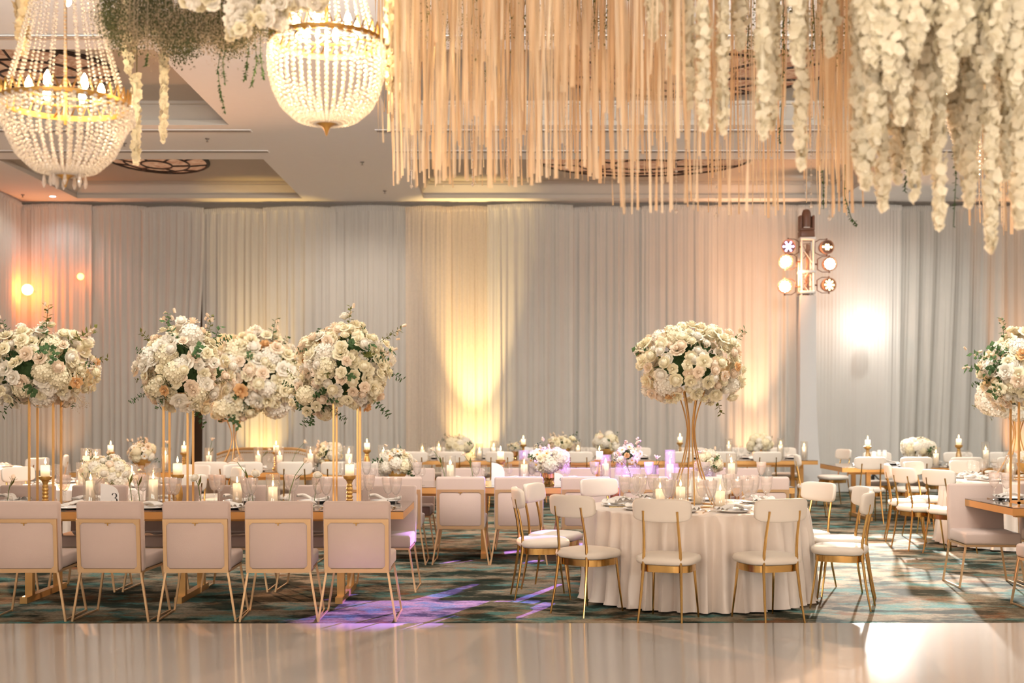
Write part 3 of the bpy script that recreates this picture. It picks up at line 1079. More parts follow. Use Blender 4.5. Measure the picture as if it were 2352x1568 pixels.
for i, px in enumerate([478, 556, 672, 775, 852]):
    x = wx(px, 15.4)
    curve_chair(x, 15.72, R.uniform(-.06, .06), f'curved back chair seen from behind, {ORD[i]} from left before the nailhead sofa table', 'curved back chairs on the near side of the sofa table')
    if i < 4:
        SEATS['T6'].append((x, 16.28, 1, f'{ORD[i]} near seat from the left'))
curve_chair(wx(508, 15.0), 14.95, 1.2, 'white curved back chair turned sideways in the aisle before the sofa table', 'curved back chairs on the near side of the sofa table')

# ------------------------------------------------------------------ sofa behind its table
t = thing('nailhead_sofa', 'small sofa with curved oak back rail and brass nailheads behind the middle flower ball', 'sofa', (wx(605, 17.6), 17.55, 0))
hw = 0.72
n = 17
crest = [(-hw + 2 * hw * i / (n - 1), 0.0, 0.90 + 0.085 * min(1.0, 2.4 * (1 - abs(2 * i / (n - 1) - 1))) ** 0.8) for i in range(n)]
b = MB()
vs = [(x, -0.05, 0.40) for (x, y, z) in crest] + [(x, -0.05, z) for (x, y, z) in crest] + [(x, 0.05, 0.40) for (x, y, z) in crest] + [(x, 0.05, z) for (x, y, z) in crest]
fs = []
for i in range(n - 1):
    fs += [(i, i + 1, n + i + 1, n + i), (2 * n + i + 1, 2 * n + i, 3 * n + i, 3 * n + i + 1), (n + i, n + i + 1, 3 * n + i + 1, 3 * n + i)]
b.add(vs, fs)
obj('backrest', b.mesh('backrest', 'linen_upholstery', True), t, (0, 0.32, 0))
obj('crest_rail', MB().tube([(x, y, z + 0.012) for (x, y, z) in crest], 0.030, 8).mesh('crest_rail', 'oak_trim'), t, (0, 0.32, 0))
b = MB()
for i in range(52):
    u = i / 51 * (n - 1)
    k = min(n - 2, int(u))
    a, c = Vector(crest[k]), Vector(crest[k + 1])
    p = a + (c - a) * (u - k)
    b.lathe([(0.010, 0), (0.007, 0.006), (0.001, 0.008)], 6, Matrix.Translation((p.x * 0.985, -0.052, p.z - 0.035)) @ Matrix.Rotation(radians(90), 4, 'X'))
obj('nailheads', b.mesh('nailheads', 'brass'), t, (0, 0.32, 0), kind='stuff')
obj('seat_cushion', rbox('seat_cushion', 'linen_upholstery', 1.36, 0.62, 0.16, 0.04, 3), t, (0, 0.0, 0.40))
obj('seat_base', rbox('seat_base', 'linen_upholstery', 1.40, 0.64, 0.16, 0.02, 2), t, (0, 0.0, 0.24))
b = MB()
for i in range(46):
    b.lathe([(0.010, 0), (0.007, 0.006), (0.001, 0.008)], 6, Matrix.Translation((-0.66 + 1.32 * i / 45, -0.323, 0.185)) @ Matrix.Rotation(radians(90), 4, 'X'))
obj('base_nailheads', b.mesh('base_nailheads', 'brass'), t, kind='stuff')
for sx in (-1, 1):
    obj('arm', rbox('arm', 'linen_upholstery', 0.10, 0.62, 0.36, 0.04, 3), t, (sx * 0.69, 0.0, 0.50))
    for sy in (-1, 1):
        obj('leg', MB().tube([(sx * 0.62, sy * 0.26, 0.0), (sx * 0.6, sy * 0.25, 0.17)], [0.016, 0.026], 8).mesh('leg', 'oak_trim'), t)

# ------------------------------------------------------------------ flowers (unit size: radius 1, facing +z)
def petal(b, a, r0, r1, h0, h1, wdt, curl=0.0, nv=3, nu=2):
    vs, fs = [], []
    for v in range(nv + 1):
        t = v / nv
        r = r0 + (r1 - r0) * t ** 0.85
        z = h0 + (h1 - h0) * t - curl * t ** 3
        hw = wdt * (0.55 + 0.9 * t - 0.75 * t * t * t)
        for u in range(nu + 1):
            s = (u / nu - 0.5) * 2
            q = a + s * hw
            rr = r * (1 - 0.10 * abs(s) ** 2) + 0.03 * (1 - abs(s)) * t
            vs.append((rr * cos(q), rr * sin(q), z - 0.12 * t * abs(s)))
    m_ = nu + 1
    for v in range(nv):
        for u in range(nu):
            fs.append((v * m_ + u, v * m_ + u + 1, (v + 1) * m_ + u + 1, (v + 1) * m_ + u))
    b.add(vs, fs)


def rose_mesh(mat, seed, open_=1.0):
    rr = random.Random(seed)
    b = MB()
    for n, r0, r1, h0, h1, wd, cu in ((4, 0.06, 0.20, 0.1, 0.66, 0.95, 0), (5, 0.14, 0.42, 0.05, 0.64, 0.75, 0.05), (6, 0.2, 0.68, -0.05, 0.52, 0.62, 0.14), (7, 0.25, 0.98, -0.15, 0.30, 0.56, 0.22)):
        o = rr.uniform(0, 6)
        for k in range(n):
            petal(b, o + 2 * pi * k / n + rr.uniform(-.1, .1), r0, r1 * rr.uniform(.92, 1.05) * (open_ if r1 > .5 else 1), h0, h1 * rr.uniform(.92, 1.05), wd, cu)
    b.sup(0.20, 0.20, 0.30, 1, 1, 5, 8, Matrix.Translation((0, 0, 0.34)))
    return b.mesh('rose', mat, True, 180)


def ranunculus_mesh(mat, seed):
    rr = random.Random(seed)
    b = MB()
    b.sup(0.62, 0.62, 0.6, 1, 1, 5, 10, Matrix.Translation((0, 0, 0.16)))
    for n, r0, r1, h0, h1, wd, cu in ((7, 0.35, 0.5, 0.2, 0.72, 0.6, 0.02), (8, 0.5, 0.8, 0.0, 0.6, 0.5, 0.1), (9, 0.4, 1.0, -0.25, 0.35, 0.45, 0.1)):
        o = rr.uniform(0, 6)
        for k in range(n):
            petal(b, o + 2 * pi * k / n, r0, r1, h0, h1 * rr.uniform(.95, 1.05), wd, cu)
    return b.mesh('ranunculus', mat, True, 180)


def hydrangea_mesh(mat, seed, n=64):
    rr = random.Random(seed)
    b = MB()
    b.sup(0.86, 0.86, 0.80, 1, 1, 6, 12)
    for i in range(n):
        z = 1 - 1.75 * (i + 0.5) / n
        q = i * 2.399963 + rr.uniform(-.2, .2)
        rho = sqrt(max(0, 1 - z * z))
        nrm = Vector((rho * cos(q), rho * sin(q), z * 0.95)).normalized()
        M = Matrix.Translation(nrm * rr.uniform(0.9, 1.0)) @ (nrm.to_track_quat('Z', 'Y').to_matrix() @ Matrix.Rotation(rr.uniform(0, 6), 3, 'Z')).to_4x4()
        s = rr.uniform(0.16, 0.21)
        for k in range(4):
            a = k * pi / 2
            c, d = cos(a) * s, sin(a) * s
            b.add([(0, 0, 0), (c - d * .7, d + c * .7, 0.04), (c * 1.45, d * 1.45, 0.02 + rr.uniform(0, .06)), (c + d * .7, d - c * .7, 0.04)], [(0, 3, 2, 1)], M)
    return b.mesh('hydrangea', mat, True, 60)


def open_flower_mesh(mat, seed):
    rr = random.Random(seed)
    b = MB()
    for n, r1, h1 in ((6, 1.0, 0.28), (6, 0.82, 0.42)):
        o = rr.uniform(0, 6)
        for k in range(n):
            petal(b, o + 2 * pi * k / n, 0.08, r1 * rr.uniform(.9, 1.05), 0.0, h1, 0.5, 0.12)
    return b.mesh('anemone', mat, True, 180)


FL = {'rose': [rose_mesh('petal_cream', 1), rose_mesh('petal_white', 2, 1.08), rose_mesh('petal_cream', 3, .94), rose_mesh('petal_blush', 4), rose_mesh('petal_peach', 5, .9)],
      'ranunculus': [ranunculus_mesh('petal_cream', 6), ranunculus_mesh('petal_white', 7), ranunculus_mesh('petal_blush', 17)],
      'hydrangea': [hydrangea_mesh('petal_white', 8), hydrangea_mesh('petal_cream', 9)],
      'anemone': [open_flower_mesh('petal_white', 10)],
      }
bb = MB()
for k in range(3):
    petal(bb, 2 * pi * k / 3, 0.30, 0.26, -0.6, 0.8, 1.1, 0)
    petal(bb, 2 * pi * k / 3 + 1, 0.42, 0.44, -0.7, 0.6, 1.0, 0)
FL['bud'] = [bb.mesh('rosebud', 'petal_blush', True, 180)]
PIST = MB().sup(0.2, 0.2, 0.14, 1, 1, 4, 8).mesh('flower_centre', 'pistil')


def leaf(b, p, d, up, L_, wd):
    d = d.normalized()
    s = d.cross(up)
    if s.length < 1e-5:
        s = d.cross(Vector((1, 0, 0)))
    s.normalize()
    n = s.cross(d)
    b.add([p, p + d * L_ * .45 + s * wd - n * wd * .3, p + d * L_ - n * wd * .4, p + d * L_ * .45 - s * wd - n * wd * .3, p + d * L_ * .5], [(0, 4, 1), (1, 4, 2), (0, 3, 4), (3, 2, 4)])


def spray_mesh(seed, L_=1.0, n=12, lw=0.09, ll=0.24, mat='leaf_green'):
    """A leafy twig along +z."""
    rr = random.Random(seed)
    b = MB()
    pts = [(0.04 * sin(3 * i / 5 + seed), 0.05 * cos(2 * i / 5 + seed), L_ * i / 5) for i in range(6)]
    b.tube(pts, [0.014, 0.013, 0.012, 0.010, 0.008, 0.005], 4)
    for k in range(n):
        t = 0.15 + 0.85 * k / (n - 1)
        i = min(4, int(t * 5))
        p = Vector(pts[i]).lerp(Vector(pts[i + 1]), t * 5 - i)
        q = k * 2.4 + rr.uniform(-.4, .4)
        leaf(b, p, Vector((cos(q), sin(q), rr.uniform(.25, .8))), Vector((0, 0, 1)), ll * rr.uniform(.7, 1.15), lw * rr.uniform(.8, 1.2))
    return b.mesh('leaf_spray', mat, True, 180)


SPR = [spray_mesh(1), spray_mesh(2, 1.0, 14, 0.11, 0.22), spray_mesh(3, 1.0, 16, 0.06, 0.2, 'leaf_olive'), spray_mesh(4, 1.0, 11, 0.10, 0.26)]
bb = MB()
rr_ = random.Random(3)
for k in range(34):
    d = Vector((rr_.gauss(0, .33), rr_.gauss(0, .33), rr_.uniform(.35, 1))).normalized() * rr_.uniform(.6, 1.05)
    bb.tube([(0, 0, 0), d * .6 + Vector((rr_.uniform(-.04, .04), 0, 0)), d], [0.008, 0.006, 0.004], 3, caps=False)
    for j in range(3):
        c = d + Vector((rr_.gauss(0, .05), rr_.gauss(0, .05), rr_.gauss(0, .05)))
        bb.sup(0.022, 0.022, 0.022, 1, 1, 2, 4, Matrix.Translation(c))
BREATH = bb.mesh('babys_breath', 'breath_white')


def place(name, me, parent, p, n, s, rr, **kw):
    q = Vector(n).normalized().to_track_quat('Z', 'Y').to_matrix() @ Matrix.Rotation(rr.uniform(0, 2 * pi), 3, 'Z')
    return obj(name, me, parent, p, q.to_euler(), s, **kw)


b = MB()
b.sup(.60, .60, .60, 1, 1, 8, 14)
for i in range(420):
    z = 1 - 1.9 * (i + .5) / 420
    q = i * 2.399963
    u = Vector((sqrt(1 - z * z) * cos(q), sqrt(1 - z * z) * sin(q), z))
    leaf(b, u * rr_.uniform(.54, .70), u + Vector((rr_.gauss(0, .7), rr_.gauss(0, .7), rr_.gauss(0, .7))), u, rr_.uniform(.14, .24), rr_.uniform(.035, .06))
CORE = b.mesh('foliage_core', 'leaf_green', True, 180)


def flower_ball(root, centre, rad, n, size, rr, kinds, sprays=10, spl=0.2, low=-0.75, buds=0, back=True):
    """Covers an ellipsoid with blooms; every bloom and twig is a part of root."""
    c = Vector(centre)
    k_ = .80 if sprays <= 5 else 1.0
    obj('foliage_core', CORE, root, c, None, (rad[0] * k_, rad[1] * k_, rad[2] * k_))
    ph = [rr.uniform(0, 6) for _ in range(3)]
    for i in range(n):
        z = 1 - (1 - low) * (i + 0.5) / n
        q = i * 2.399963 + rr.uniform(-.25, .25)
        rho = sqrt(max(0, 1 - z * z))
        u = Vector((rho * cos(q), rho * sin(q), z))
        if u.y > 0.8:
            continue
        kind = rr.choices(list(kinds), list(kinds.values()))[0]
        s = size * rr.uniform(0.75, 1.2) * (1.45 if kind == 'hydrangea' else 0.82 if kind == 'ranunculus' else 1.05 if kind == 'anemone' else 1)
        k = (rr.uniform(0.80, 1.10) if kind != 'hydrangea' else rr.uniform(.80, .94)) * (1 + .07 * sin(3 * q + ph[0]) * rho + .06 * sin(5 * z + ph[1] + 2 * q))
        p = c + Vector((u.x * rad[0], u.y * rad[1], u.z * rad[2])) * k
        nrm = Vector((u.x / rad[0], u.y / rad[1], u.z / rad[2])).normalized() + Vector((rr.gauss(0, .22), rr.gauss(0, .22) - 0.25, rr.gauss(0, .2) + .12))
        wts = {'rose': [5, 3, 4, 2.2, .7], 'ranunculus': [4, 3, 2], 'hydrangea': [3, 2], 'anemone': [1]}[kind]
        f = place(kind, rr.choices(FL[kind], wts)[0], root, p, nrm, s, rr)
        if kind == 'anemone':
            obj('flower_centre', PIST, f, (0, 0, 0.16))
    for i in range(sprays):
        z = rr.uniform(-.85, .8)
        q = rr.uniform(0, 2 * pi)
        rho = sqrt(1 - z * z)
        u = Vector((rho * cos(q), rho * sin(q) * .8 - .2, z)).normalized()
        p = c + Vector((u.x * rad[0], u.y * rad[1], u.z * rad[2])) * .80
        place('leaf_spray', rr.choice(SPR), root, p, u + Vector((rr.gauss(0, .5), rr.gauss(0, .3), rr.gauss(0, .4) - .1)), spl * rr.uniform(.7, 1.2), rr)


def branch(root, p, d, L_, rr, nb=6, mat=0):
    """A leafy twig with rosebuds that breaks out of a ball."""
    d = Vector(d).normalized()
    f = place('leaf_spray', SPR[mat], root, p, d, L_, rr)
    for i in range(nb):
        t = 0.5 + 0.5 * (i + 1) / nb
        q = Vector(p) + d * L_ * t + Vector((rr.gauss(0, .03), rr.gauss(0, .02), rr.gauss(0, .03)))
        place('rosebud', FL['bud'][0], root, q, d + Vector((rr.gauss(0, .4), -.2, rr.gauss(0, .4))), 0.026 * rr.uniform(.8, 1.2), rr)


TALL = {'rose': 7, 'ranunculus': 3, 'hydrangea': .7}


def post_stand(x, y, label, ztop):
    t = thing('flower_stand', label, 'stand', (x, y, ZT), 0, 'four post flower stands')
    h = ztop - ZT
    for sx in (-1, 1):
        for sy in (-1, 1):
            b = MB()
            b.box(sx * .10 - .008, sx * .10 + .008, sy * .09 - .008, sy * .09 + .008, 0.006, h)
            obj('post', b.mesh('post', 'gold_paint', False), t)
    b = MB()
    for (x0_, x1_, y0_, y1_) in ((-.11, .11, -.1, -.08), (-.11, .11, .08, .1), (-.11, -.09, -.1, .1), (.09, .11, -.1, .1)):
        b.box(x0_, x1_, y0_, y1_, 0, 0.010)
    obj('base_frame', b.mesh('base_frame', 'gold_paint', False), t)
    b = MB()
    b.box(-.12, .12, -.11, .11, h, h + 0.012)
    obj('top_plate', b.mesh('top_plate', 'gold_paint', False), t)


def trumpet_stand(x, y, label, h, s=1.0):
    t = thing('flower_stand', label, 'stand', (x, y, ZT + 0.001), 0.3, 'trumpet shaped gold flower stands')
    for k in range(6):
        q = 2 * pi * k / 6 + .2
        pts = []
        for i in range(13):
            u = i / 12
            r = 0.030 + 0.19 * max(0, (0.66 - u) / 0.66) ** 1.7 + 0.085 * max(0, (u - .66) / .34) ** 1.5
            pts.append((r * s * cos(q + .35 * u), r * s * sin(q + .35 * u), .006 + u * h))
        obj('rod', MB().tube(pts, 0.0065 * s, 6).mesh('rod', 'antique_gold' if False else 'gold_paint'), t)
    obj('base_ring', MB().tube([(.22 * s * cos(a * pi / 12), .22 * s * sin(a * pi / 12), .007) for a in range(24)], 0.007, 5, True).mesh('base_ring', 'gold_paint'), t)
    obj('top_ring', MB().tube([(.115 * s * cos(a * pi / 12), .115 * s * sin(a * pi / 12), h) for a in range(24)], 0.006, 5, True).mesh('top_ring', 'gold_paint'), t)


def tall_flowers(px, py, Y, rx, ry, rz, n, size, label, branches=(), seed=0, kinds=TALL, sprays=14):
    rr = random.Random(seed)
    x, z = wx(px, Y), wz(py, Y)
    t = thing('tall_flower_ball', label, 'flowers', (x, Y, z), 0, 'tall flower balls on gold stands')
    flower_ball(t, (0, 0, 0), (rx, ry, rz), int(n * 1.8), size * 1.26, rr, kinds, sprays, 0.2, -.9)
    for (bx, bz, dx, dz, L_, nb, mt) in branches:
        branch(t, (bx, -.1, bz), (dx, -.15, dz), L_, rr, nb, mt)
    return t


Y1 = 10.42
tall_flowers(88, 845, Y1, .44, .36, .33, 105, .052, 'wide cream flower ball cropped by the frame edge on four gold posts', [(.10, .22, .15, 1, .30, 3, 2), (.25, .2, 1, .5, .30, 6, 2), (.33, .02, 1, -.05, .18, 4, 0), (-.2, .2, -.3, 1, .2, 3, 0)], 21)
b_ = place('babys_breath', BREATH, bpy.data.objects['tall_flower_ball'], (.33, -.12, -.2), (.5, -.2, -.7), 0.17, R)
post_stand(wx(104, Y1), Y1, 'four post gold stand under the flower ball cropped by the frame edge', wz(905, Y1))
tall_flowers(424, 848, Y1, .35, .32, .36, 100, .050, 'cream flower ball with dark ivy on the second gold post stand', [(-.1, .28, -.1, 1, .18, 5, 1), (.2, .25, .3, 1, .2, 5, 2), (-.28, -.2, -.9, -.5, .16, 0, 1), (.1, -.3, .5, -.9, .2, 0, 1)], 22)
post_stand(wx(410, Y1), Y1, 'four post gold stand beside the dark wood gap in the drape', wz(905, Y1))
t4 = tall_flowers(792, 848, Y1, .37, .34, .38, 110, .050, 'cream flower ball with a tall leafy twig on the gold posts nearest the table end', [(.05, .30, .08, 1, .22, 3, 2), (.30, .22, .9, .5, .22, 4, 2), (.25, -.25, .5, -.6, .2, 0, 1), (-.22, -.3, -.6, -.8, .2, 0, 1), (.2, .1, 1, .2, .22, 5, 0)], 23)
flower_ball(t4, (-.27, 0, -.24), (.20, .2, .19), 30, .05, random.Random(5), TALL, 6, .16)
post_stand(wx(797, Y1), Y1, 'four post gold stand nearest the open end of the number three table', wz(900, Y1))
t3 = tall_flowers(585, 858, 16.55, .60, .50, .52, 125, .085, 'large cream flower ball before the yellow uplight between two nearer balls', [(.25, .38, .2, 1, .34, 6, 0), (.5, -.2, .5, -.8, .35, 0, 1), (-.3, -.3, -.3, -1, .35, 0, 1)], 24, sprays=20)
flower_ball(t3, (-.22, -.1, -.38), (.36, .3, .26), 40, .08, random.Random(9), TALL, 8, .3, -.9)
trumpet_stand(wx(537, 16.55), 16.55, 'slim trumpet shaped gold stand on the nailhead sofa table', .66, .9)
tall_flowers(1583, 838, 10.4, .42, .40, .315, 140, .050, 'dense cream flower ball on the trumpet stand of the nearest round table', [(.30, .15, .7, .7, .2, 3, 0), (-.3, .1, -1, .3, .16, 2, 0)], 25, {'rose': 5, 'ranunculus': 5, 'hydrangea': 1.0}, 5)
trumpet_stand(1.50, 10.4, 'gold trumpet shaped stand crossing at the waist on the nearest round table', .96, 1.0)
Y7 = 10.85
tall_flowers(2352, 850, Y7, .34, .32, .34, 90, .052, 'flower ball with dark leaves at the right frame edge', [(-.2, .25, -.3, 1, .2, 4, 0), (-.28, .06, -1, .35, .24, 3, 0), (-.28, -.02, -1, .1, .28, 3, 0), (-.1, -.1, -.5, -.3, .25, 0, 1), (-.15, .12, -.4, .2, .25, 0, 1), (0, -.15, .1, -.3, .25, 0, 1)], 26, sprays=26)
post_stand(wx(2357, Y7), Y7, 'four post gold stand at the right frame edge', wz(905, Y7))
tall_flowers(2338, 905, 14.4, .42, .40, .26, 60, .06, 'white flower ball low behind the one at the right frame edge', [], 27, {'hydrangea': 3, 'rose': 1}, 4)
trumpet_stand(5.86, 14.4, 'gold trumpet stand crossing thinly behind the right frame edge post', .80, 1.15)

# ------------------------------------------------------------------ low centrepieces
BOWL = MB().lathe([(0.03, 0), (0.055, 0.004), (0.05, 0.012), (0.02, 0.025), (0.03, 0.045), (0.085, 0.075), (0.115, 0.12), (0.12, 0.145), (0.11, 0.143)], 18).mesh('bowl', 'antique_gold')
VASE = MB().lathe([(0.045, 0), (0.05, 0.01), (0.038, 0.03), (0.042, 0.04), (0.062, 0.06), (0.064, 0.14), (0.058, 0.14)], 18).mesh('vase', 'polished_gold')
GBOWL = MB().lathe([(0.04, 0), (0.09, 0.03), (0.10, 0.09), (0.085, 0.13)], 18).mesh('glass_bowl', 'clear_glass')
LOW = {'rose': 4, 'ranunculus': 2, 'hydrangea': 2, 'anemone': 3}


def low_flowers(px, py, Y, wpx, hpx, label, bowl, n=26, seed=0, kinds=LOW, buds=2, sprays=4):
    rr = random.Random(seed)
    x = wx(px, Y)
    rx, rz = wpx / 2 * Y / F, hpx / 2 * Y / F
    zc = wz(py, Y)
    t = thing('flower_centrepiece', label, 'flowers', (x, Y, ZT + 0.001), 0, 'low flower centrepieces')
    hb = {'bowl': (BOWL, .145), 'vase': (VASE, .14), 'glass': (GBOWL, .13)}[bowl]
    zb = max(zc - ZT, rz * .8 + .05)
    sc_ = max(.7, min(1.5, (zb - rz * .55) / hb[1]))
    obj(hb[0].name.split('.')[0], hb[0], t, (0, 0, 0), None, sc_)
    flower_ball(t, (0, 0, zb), (rx * .86, rx * .78, rz * .86), int(n * 1.4), max(.038, rx * .25), rr, kinds, sprays, rx * .7, -.8)
    for i in range(buds):
        a = rr.uniform(-1, 1)
        branch(t, (a * rx * .4, -.03, zb + rz * .5), (a, -.1, 1.1), rz * .75, rr, 3, rr.choice([0, 2]))
    return t


low_flowers(240, 1079, 13.0, 110, 60, 'low white flowers on the round table behind the number three card', 'glass', 26, 1, {'hydrangea': 2, 'rose': 3, 'ranunculus': 2})
low_flowers(326, 1040, 16.3, 66, 52, 'white flowers in a footed gold bowl beside the second post stand', 'bowl', 24, 2, {'hydrangea': 3, 'rose': 2, 'anemone': 2}, 4)
low_flowers(752, 1042, 16.5, 72, 46, 'white flowers in a gold bowl behind the third post stand', 'bowl', 22, 3)
low_flowers(912, 1064, 13.5, 88, 62, 'full white flowers with orange centres on the middle long table', 'bowl', 32, 4)
low_flowers(1052, 1024, 20.3, 66, 38, 'white flowers before the bright yellow drape panel', 'bowl', 22, 5, {'hydrangea': 3, 'rose': 3}, 3)
low_flowers(1182, 1028, 20.3, 30, 26, 'small white flowers beside the yellow drape panel', 'vase', 9, 6, {'rose': 3})
low_flowers(1262, 1058, 13.4, 96, 62, 'white and blush flowers in a polished gold vase on the middle table', 'vase', 34, 7, {'rose': 4, 'anemone': 3, 'ranunculus': 2, 'hydrangea': 1})
low_flowers(1290, 1018, 20.2, 74, 34, 'loose cream flowers behind the polished gold vase', 'bowl', 20, 8, {'rose': 4, 'ranunculus': 3}, 4)
low_flowers(1393, 1018, 20.2, 64, 44, 'cream flower mound on the farthest table right of the tall candle', 'bowl', 24, 9, {'hydrangea': 2, 'ranunculus': 4, 'rose': 2})
low_flowers(1442, 1045, 13.6, 60, 50, 'blush orchids and roses left of the trumpet stand on the middle table', 'glass', 20, 10, {'anemone': 4, 'rose': 2}, 3)
low_flowers(1626, 1062, 13.5, 66, 52, 'white peonies in a glass bowl right of the trumpet stand', 'glass', 20, 11, {'rose': 3, 'hydrangea': 2, 'anemone': 1})
low_flowers(1746, 1019, 20.3, 55, 42, 'round white hydrangea bunch before the peach drape', 'vase', 16, 12, {'hydrangea': 1}, 0, 2)
low_flowers(2108, 1031, 18.0, 78, 44, 'white anemones in a gold bowl at the white stage lamp table', 'bowl', 26, 13, {'hydrangea': 3, 'anemone': 3, 'rose': 1}, 3)
low_flowers(2372, 1052, 13.95, 60, 40, 'cream flowers at the frame edge on the second round table', 'bowl', 16, 14)

# ------------------------------------------------------------------ bud vases with single stems
BUDV = MB().lathe([(0.03, 0.0), (0.033, 0.005), (0.033, 0.075), (0.026, 0.095), (0.011, 0.108), (0.011, 0.135), (0.014, 0.14)], 14, caps=False).mesh('bud_vase', 'clear_glass')
bb = MB()
for k in range(6):
    petal(bb, 2 * pi * k / 6, 0.12, 0.95 if k % 2 else 0.55, -0.1, 1.0, 0.55, 0.15)
TULIP = bb.mesh('bloom', 'petal_blush', True, 180)


def bud_vase(px, Y, tip, kind, lab):
    x = wx(px, Y)
    t = thing('bud_vase', f'bud vase of the {lab}', 'vase', (x, Y, ZT + .001), 0, 'glass bud vases', BUDV)
    tx, tz = wx(tip[0], Y), wz(tip[1], Y)
    s = thing('cut_flower', lab, 'flower', (x, Y, ZT + .006), 0, 'single stems in bud vases')
    e = Vector((tx - x, -.02, tz - ZT - .006))
    pts = [Vector((-.015 if e.x > 0 else .015, 0, 0.002)), Vector((0, 0, .13)), Vector((e.x * .35, -.005, .13 + (e.z - .13) * .55)), e]
    obj('stem', MB().tube(pts, [.0035, .0035, .003, .003], 5).mesh('stem', 'stem_green'), s)
    b = MB()
    leaf(b, Vector((e.x * .25, 0, .13 + (e.z - .13) * .35)), Vector((e.x * .6 + .05, -.03, .12)), Vector((0, 0, 1)), .11, .014)
    obj('leaf', b.mesh('leaf', 'leaf_olive', True, 180), s)
    d = (e - pts[2]).normalized()
    if kind == 'tulip':
        place('bloom', TULIP, s, e, d, .042, R)
    else:
        place('bloom', FL['ranunculus'][1], s, e, d + Vector((0, -.9, .2)), .042, R)


bud_vase(212, 10.2, (240, 1088), 'ranunculus', 'round white ranunculus left of the number three card')
bud_vase(200, 10.3, (190, 1084), 'tulip', 'white tulip bending over the glass candle near the number three card')
bud_vase(300, 10.3, (292, 1090), 'ranunculus', 'white ranunculus right of the number three card')
bud_vase(318, 10.4, (316, 1103), 'tulip', 'pale tulip low beside the tall glass candle')
bud_vase(458, 10.2, (449, 1098), 'ranunculus', 'pink white ranunculus facing us right of the second post stand')
bud_vase(578, 10.25, (546, 1060), 'tulip', 'large white open tulip on a long green stem')
bud_vase(574, 10.35, (588, 1088), 'ranunculus', 'drooping white ranunculus beside the glass candle')
bud_vase(666, 10.2, (700, 1062), 'tulip', 'pink white tulip leaning towards the third post stand')
bud_vase(725, 10.3, (730, 1092), 'ranunculus', 'blush ranunculus with a green leaf before the third post stand')
bud_vase(20, 10.2, (30, 1102), 'tulip', 'pale tulip cropped at the left frame edge')
bud_vase(1020, 13.2, (996, 1034), 'tulip', 'blush tulip leaning left on the middle long table')
bud_vase(1085, 13.3, (1067, 1046), 'tulip', 'blush tulip at the glass candle of the middle long table')
bud_vase(1447, 13.2, (1425, 1055), 'ranunculus', 'pale ranunculus left of the nearest goblets')
bud_vase(1505, 13.2, (1508, 1053), 'tulip', 'pale carnation left of the trumpet stand')
bud_vase(480, 16.4, (488, 1011), 'tulip', 'white tulip standing tall on the sofa table')
bud_vase(672, 16.4, (699, 1017), 'tulip', 'white tulip leaning right on the sofa table')
bud_vase(600, 16.5, (616, 1034), 'tulip', 'white tulip among the candles of the sofa table')
bud_vase(388, 16.3, (386, 1018), 'tulip', 'white tulip between the posts of the second stand')

# ------------------------------------------------------------------ candles
WAX = MB().lathe([(0.036, 0.0), (0.0375, 0.003), (0.0375, 0.992), (0.034, 1.0), (0.02, 0.985), (0.0005, 0.98)], 18).mesh('pillar_candle', 'candle_wax', True, 30)
WICK = MB().tube([(0, 0, 0), (0.001, 0, 0.012)], 0.0015, 4).mesh('wick', 'wick')
FLAME = MB().lathe([(0.001, 0), (0.0075, 0.010), (0.008, 0.016), (0.005, 0.030), (0.0006, 0.046)], 10).mesh('flame', 'flame')
GLASS = MB().lathe([(0.0005, 0.003), (0.055, 0.003), (0.0585, 0.0), (0.0585, 0.995), (0.0575, 1.0), (0.0560, 0.995), (0.0555, 0.02), (0.0005, 0.02)], 22, caps=False).mesh('hurricane_glass', 'clear_glass', True, 30)


def candle(x, y, z, h, label, lamp=0.0):
    lamp *= 1.6
    t = thing('pillar_candle', label, 'candle', (x, y, z), R.uniform(0, 6), 'white pillar candles', WAX, (1, 1, h))
    w_ = obj('wick', WICK, t, (0, 0, 0.98), None, (1, 1, 1 / h))
    obj('flame', FLAME, t, (0.001, 0, 0.98 + 0.008 / h), None, (1.15, 1.15, 1.15 / h))
    if lamp:
        point('candle_light', (x, y, z + h - min(.03, h * .3)), lamp * .17, (1.0, 0.72, 0.42), 0.004)


def hurricane(px, ytop, yglass, Y, label, zt=ZT, lamp=0.8):
    x = wx(px, Y)
    hc_ = max(.06, wz(ytop, Y) - zt - .004)
    hg = max(hc_ + .05, wz(yglass, Y) - zt)
    thing('hurricane_glass', 'cylinder of the ' + label, 'candle holder', (x, Y, zt + .0005), 0, 'glass candle cylinders', GLASS, (1, 1, hg))
    candle(x, Y, zt + .02 * hg + .0012, hc_ - .02 * hg, label, lamp)


HB = MB().lathe([(0.048, 0), (0.05, 0.006), (0.046, 0.016), (0.034, 0.024)], 18).mesh('base', 'antique_gold')
HS = {'baluster': MB().lathe([(0.032, 0.024), (0.040, 0.05), (0.044, 0.085), (0.038, 0.13), (0.024, 0.16), (0.027, 0.17), (0.022, 0.18), (0.03, 0.19)], 18).mesh('baluster', 'antique_gold'),
      'ringed': MB().lathe([(0.034, 0.024), (0.022, 0.03), (0.030, 0.045), (0.020, 0.055), (0.029, 0.07), (0.020, 0.082), (0.028, 0.098), (0.020, 0.11), (0.030, 0.125), (0.022, 0.14), (0.026, 0.15), (0.018, 0.165), (0.03, 0.19)], 18).mesh('baluster', 'antique_gold')}
HCUP = MB().lathe([(0.028, 0.19), (0.05, 0.205), (0.054, 0.218), (0.054, 0.226), (0.03, 0.224)], 18).mesh('cup', 'antique_gold')


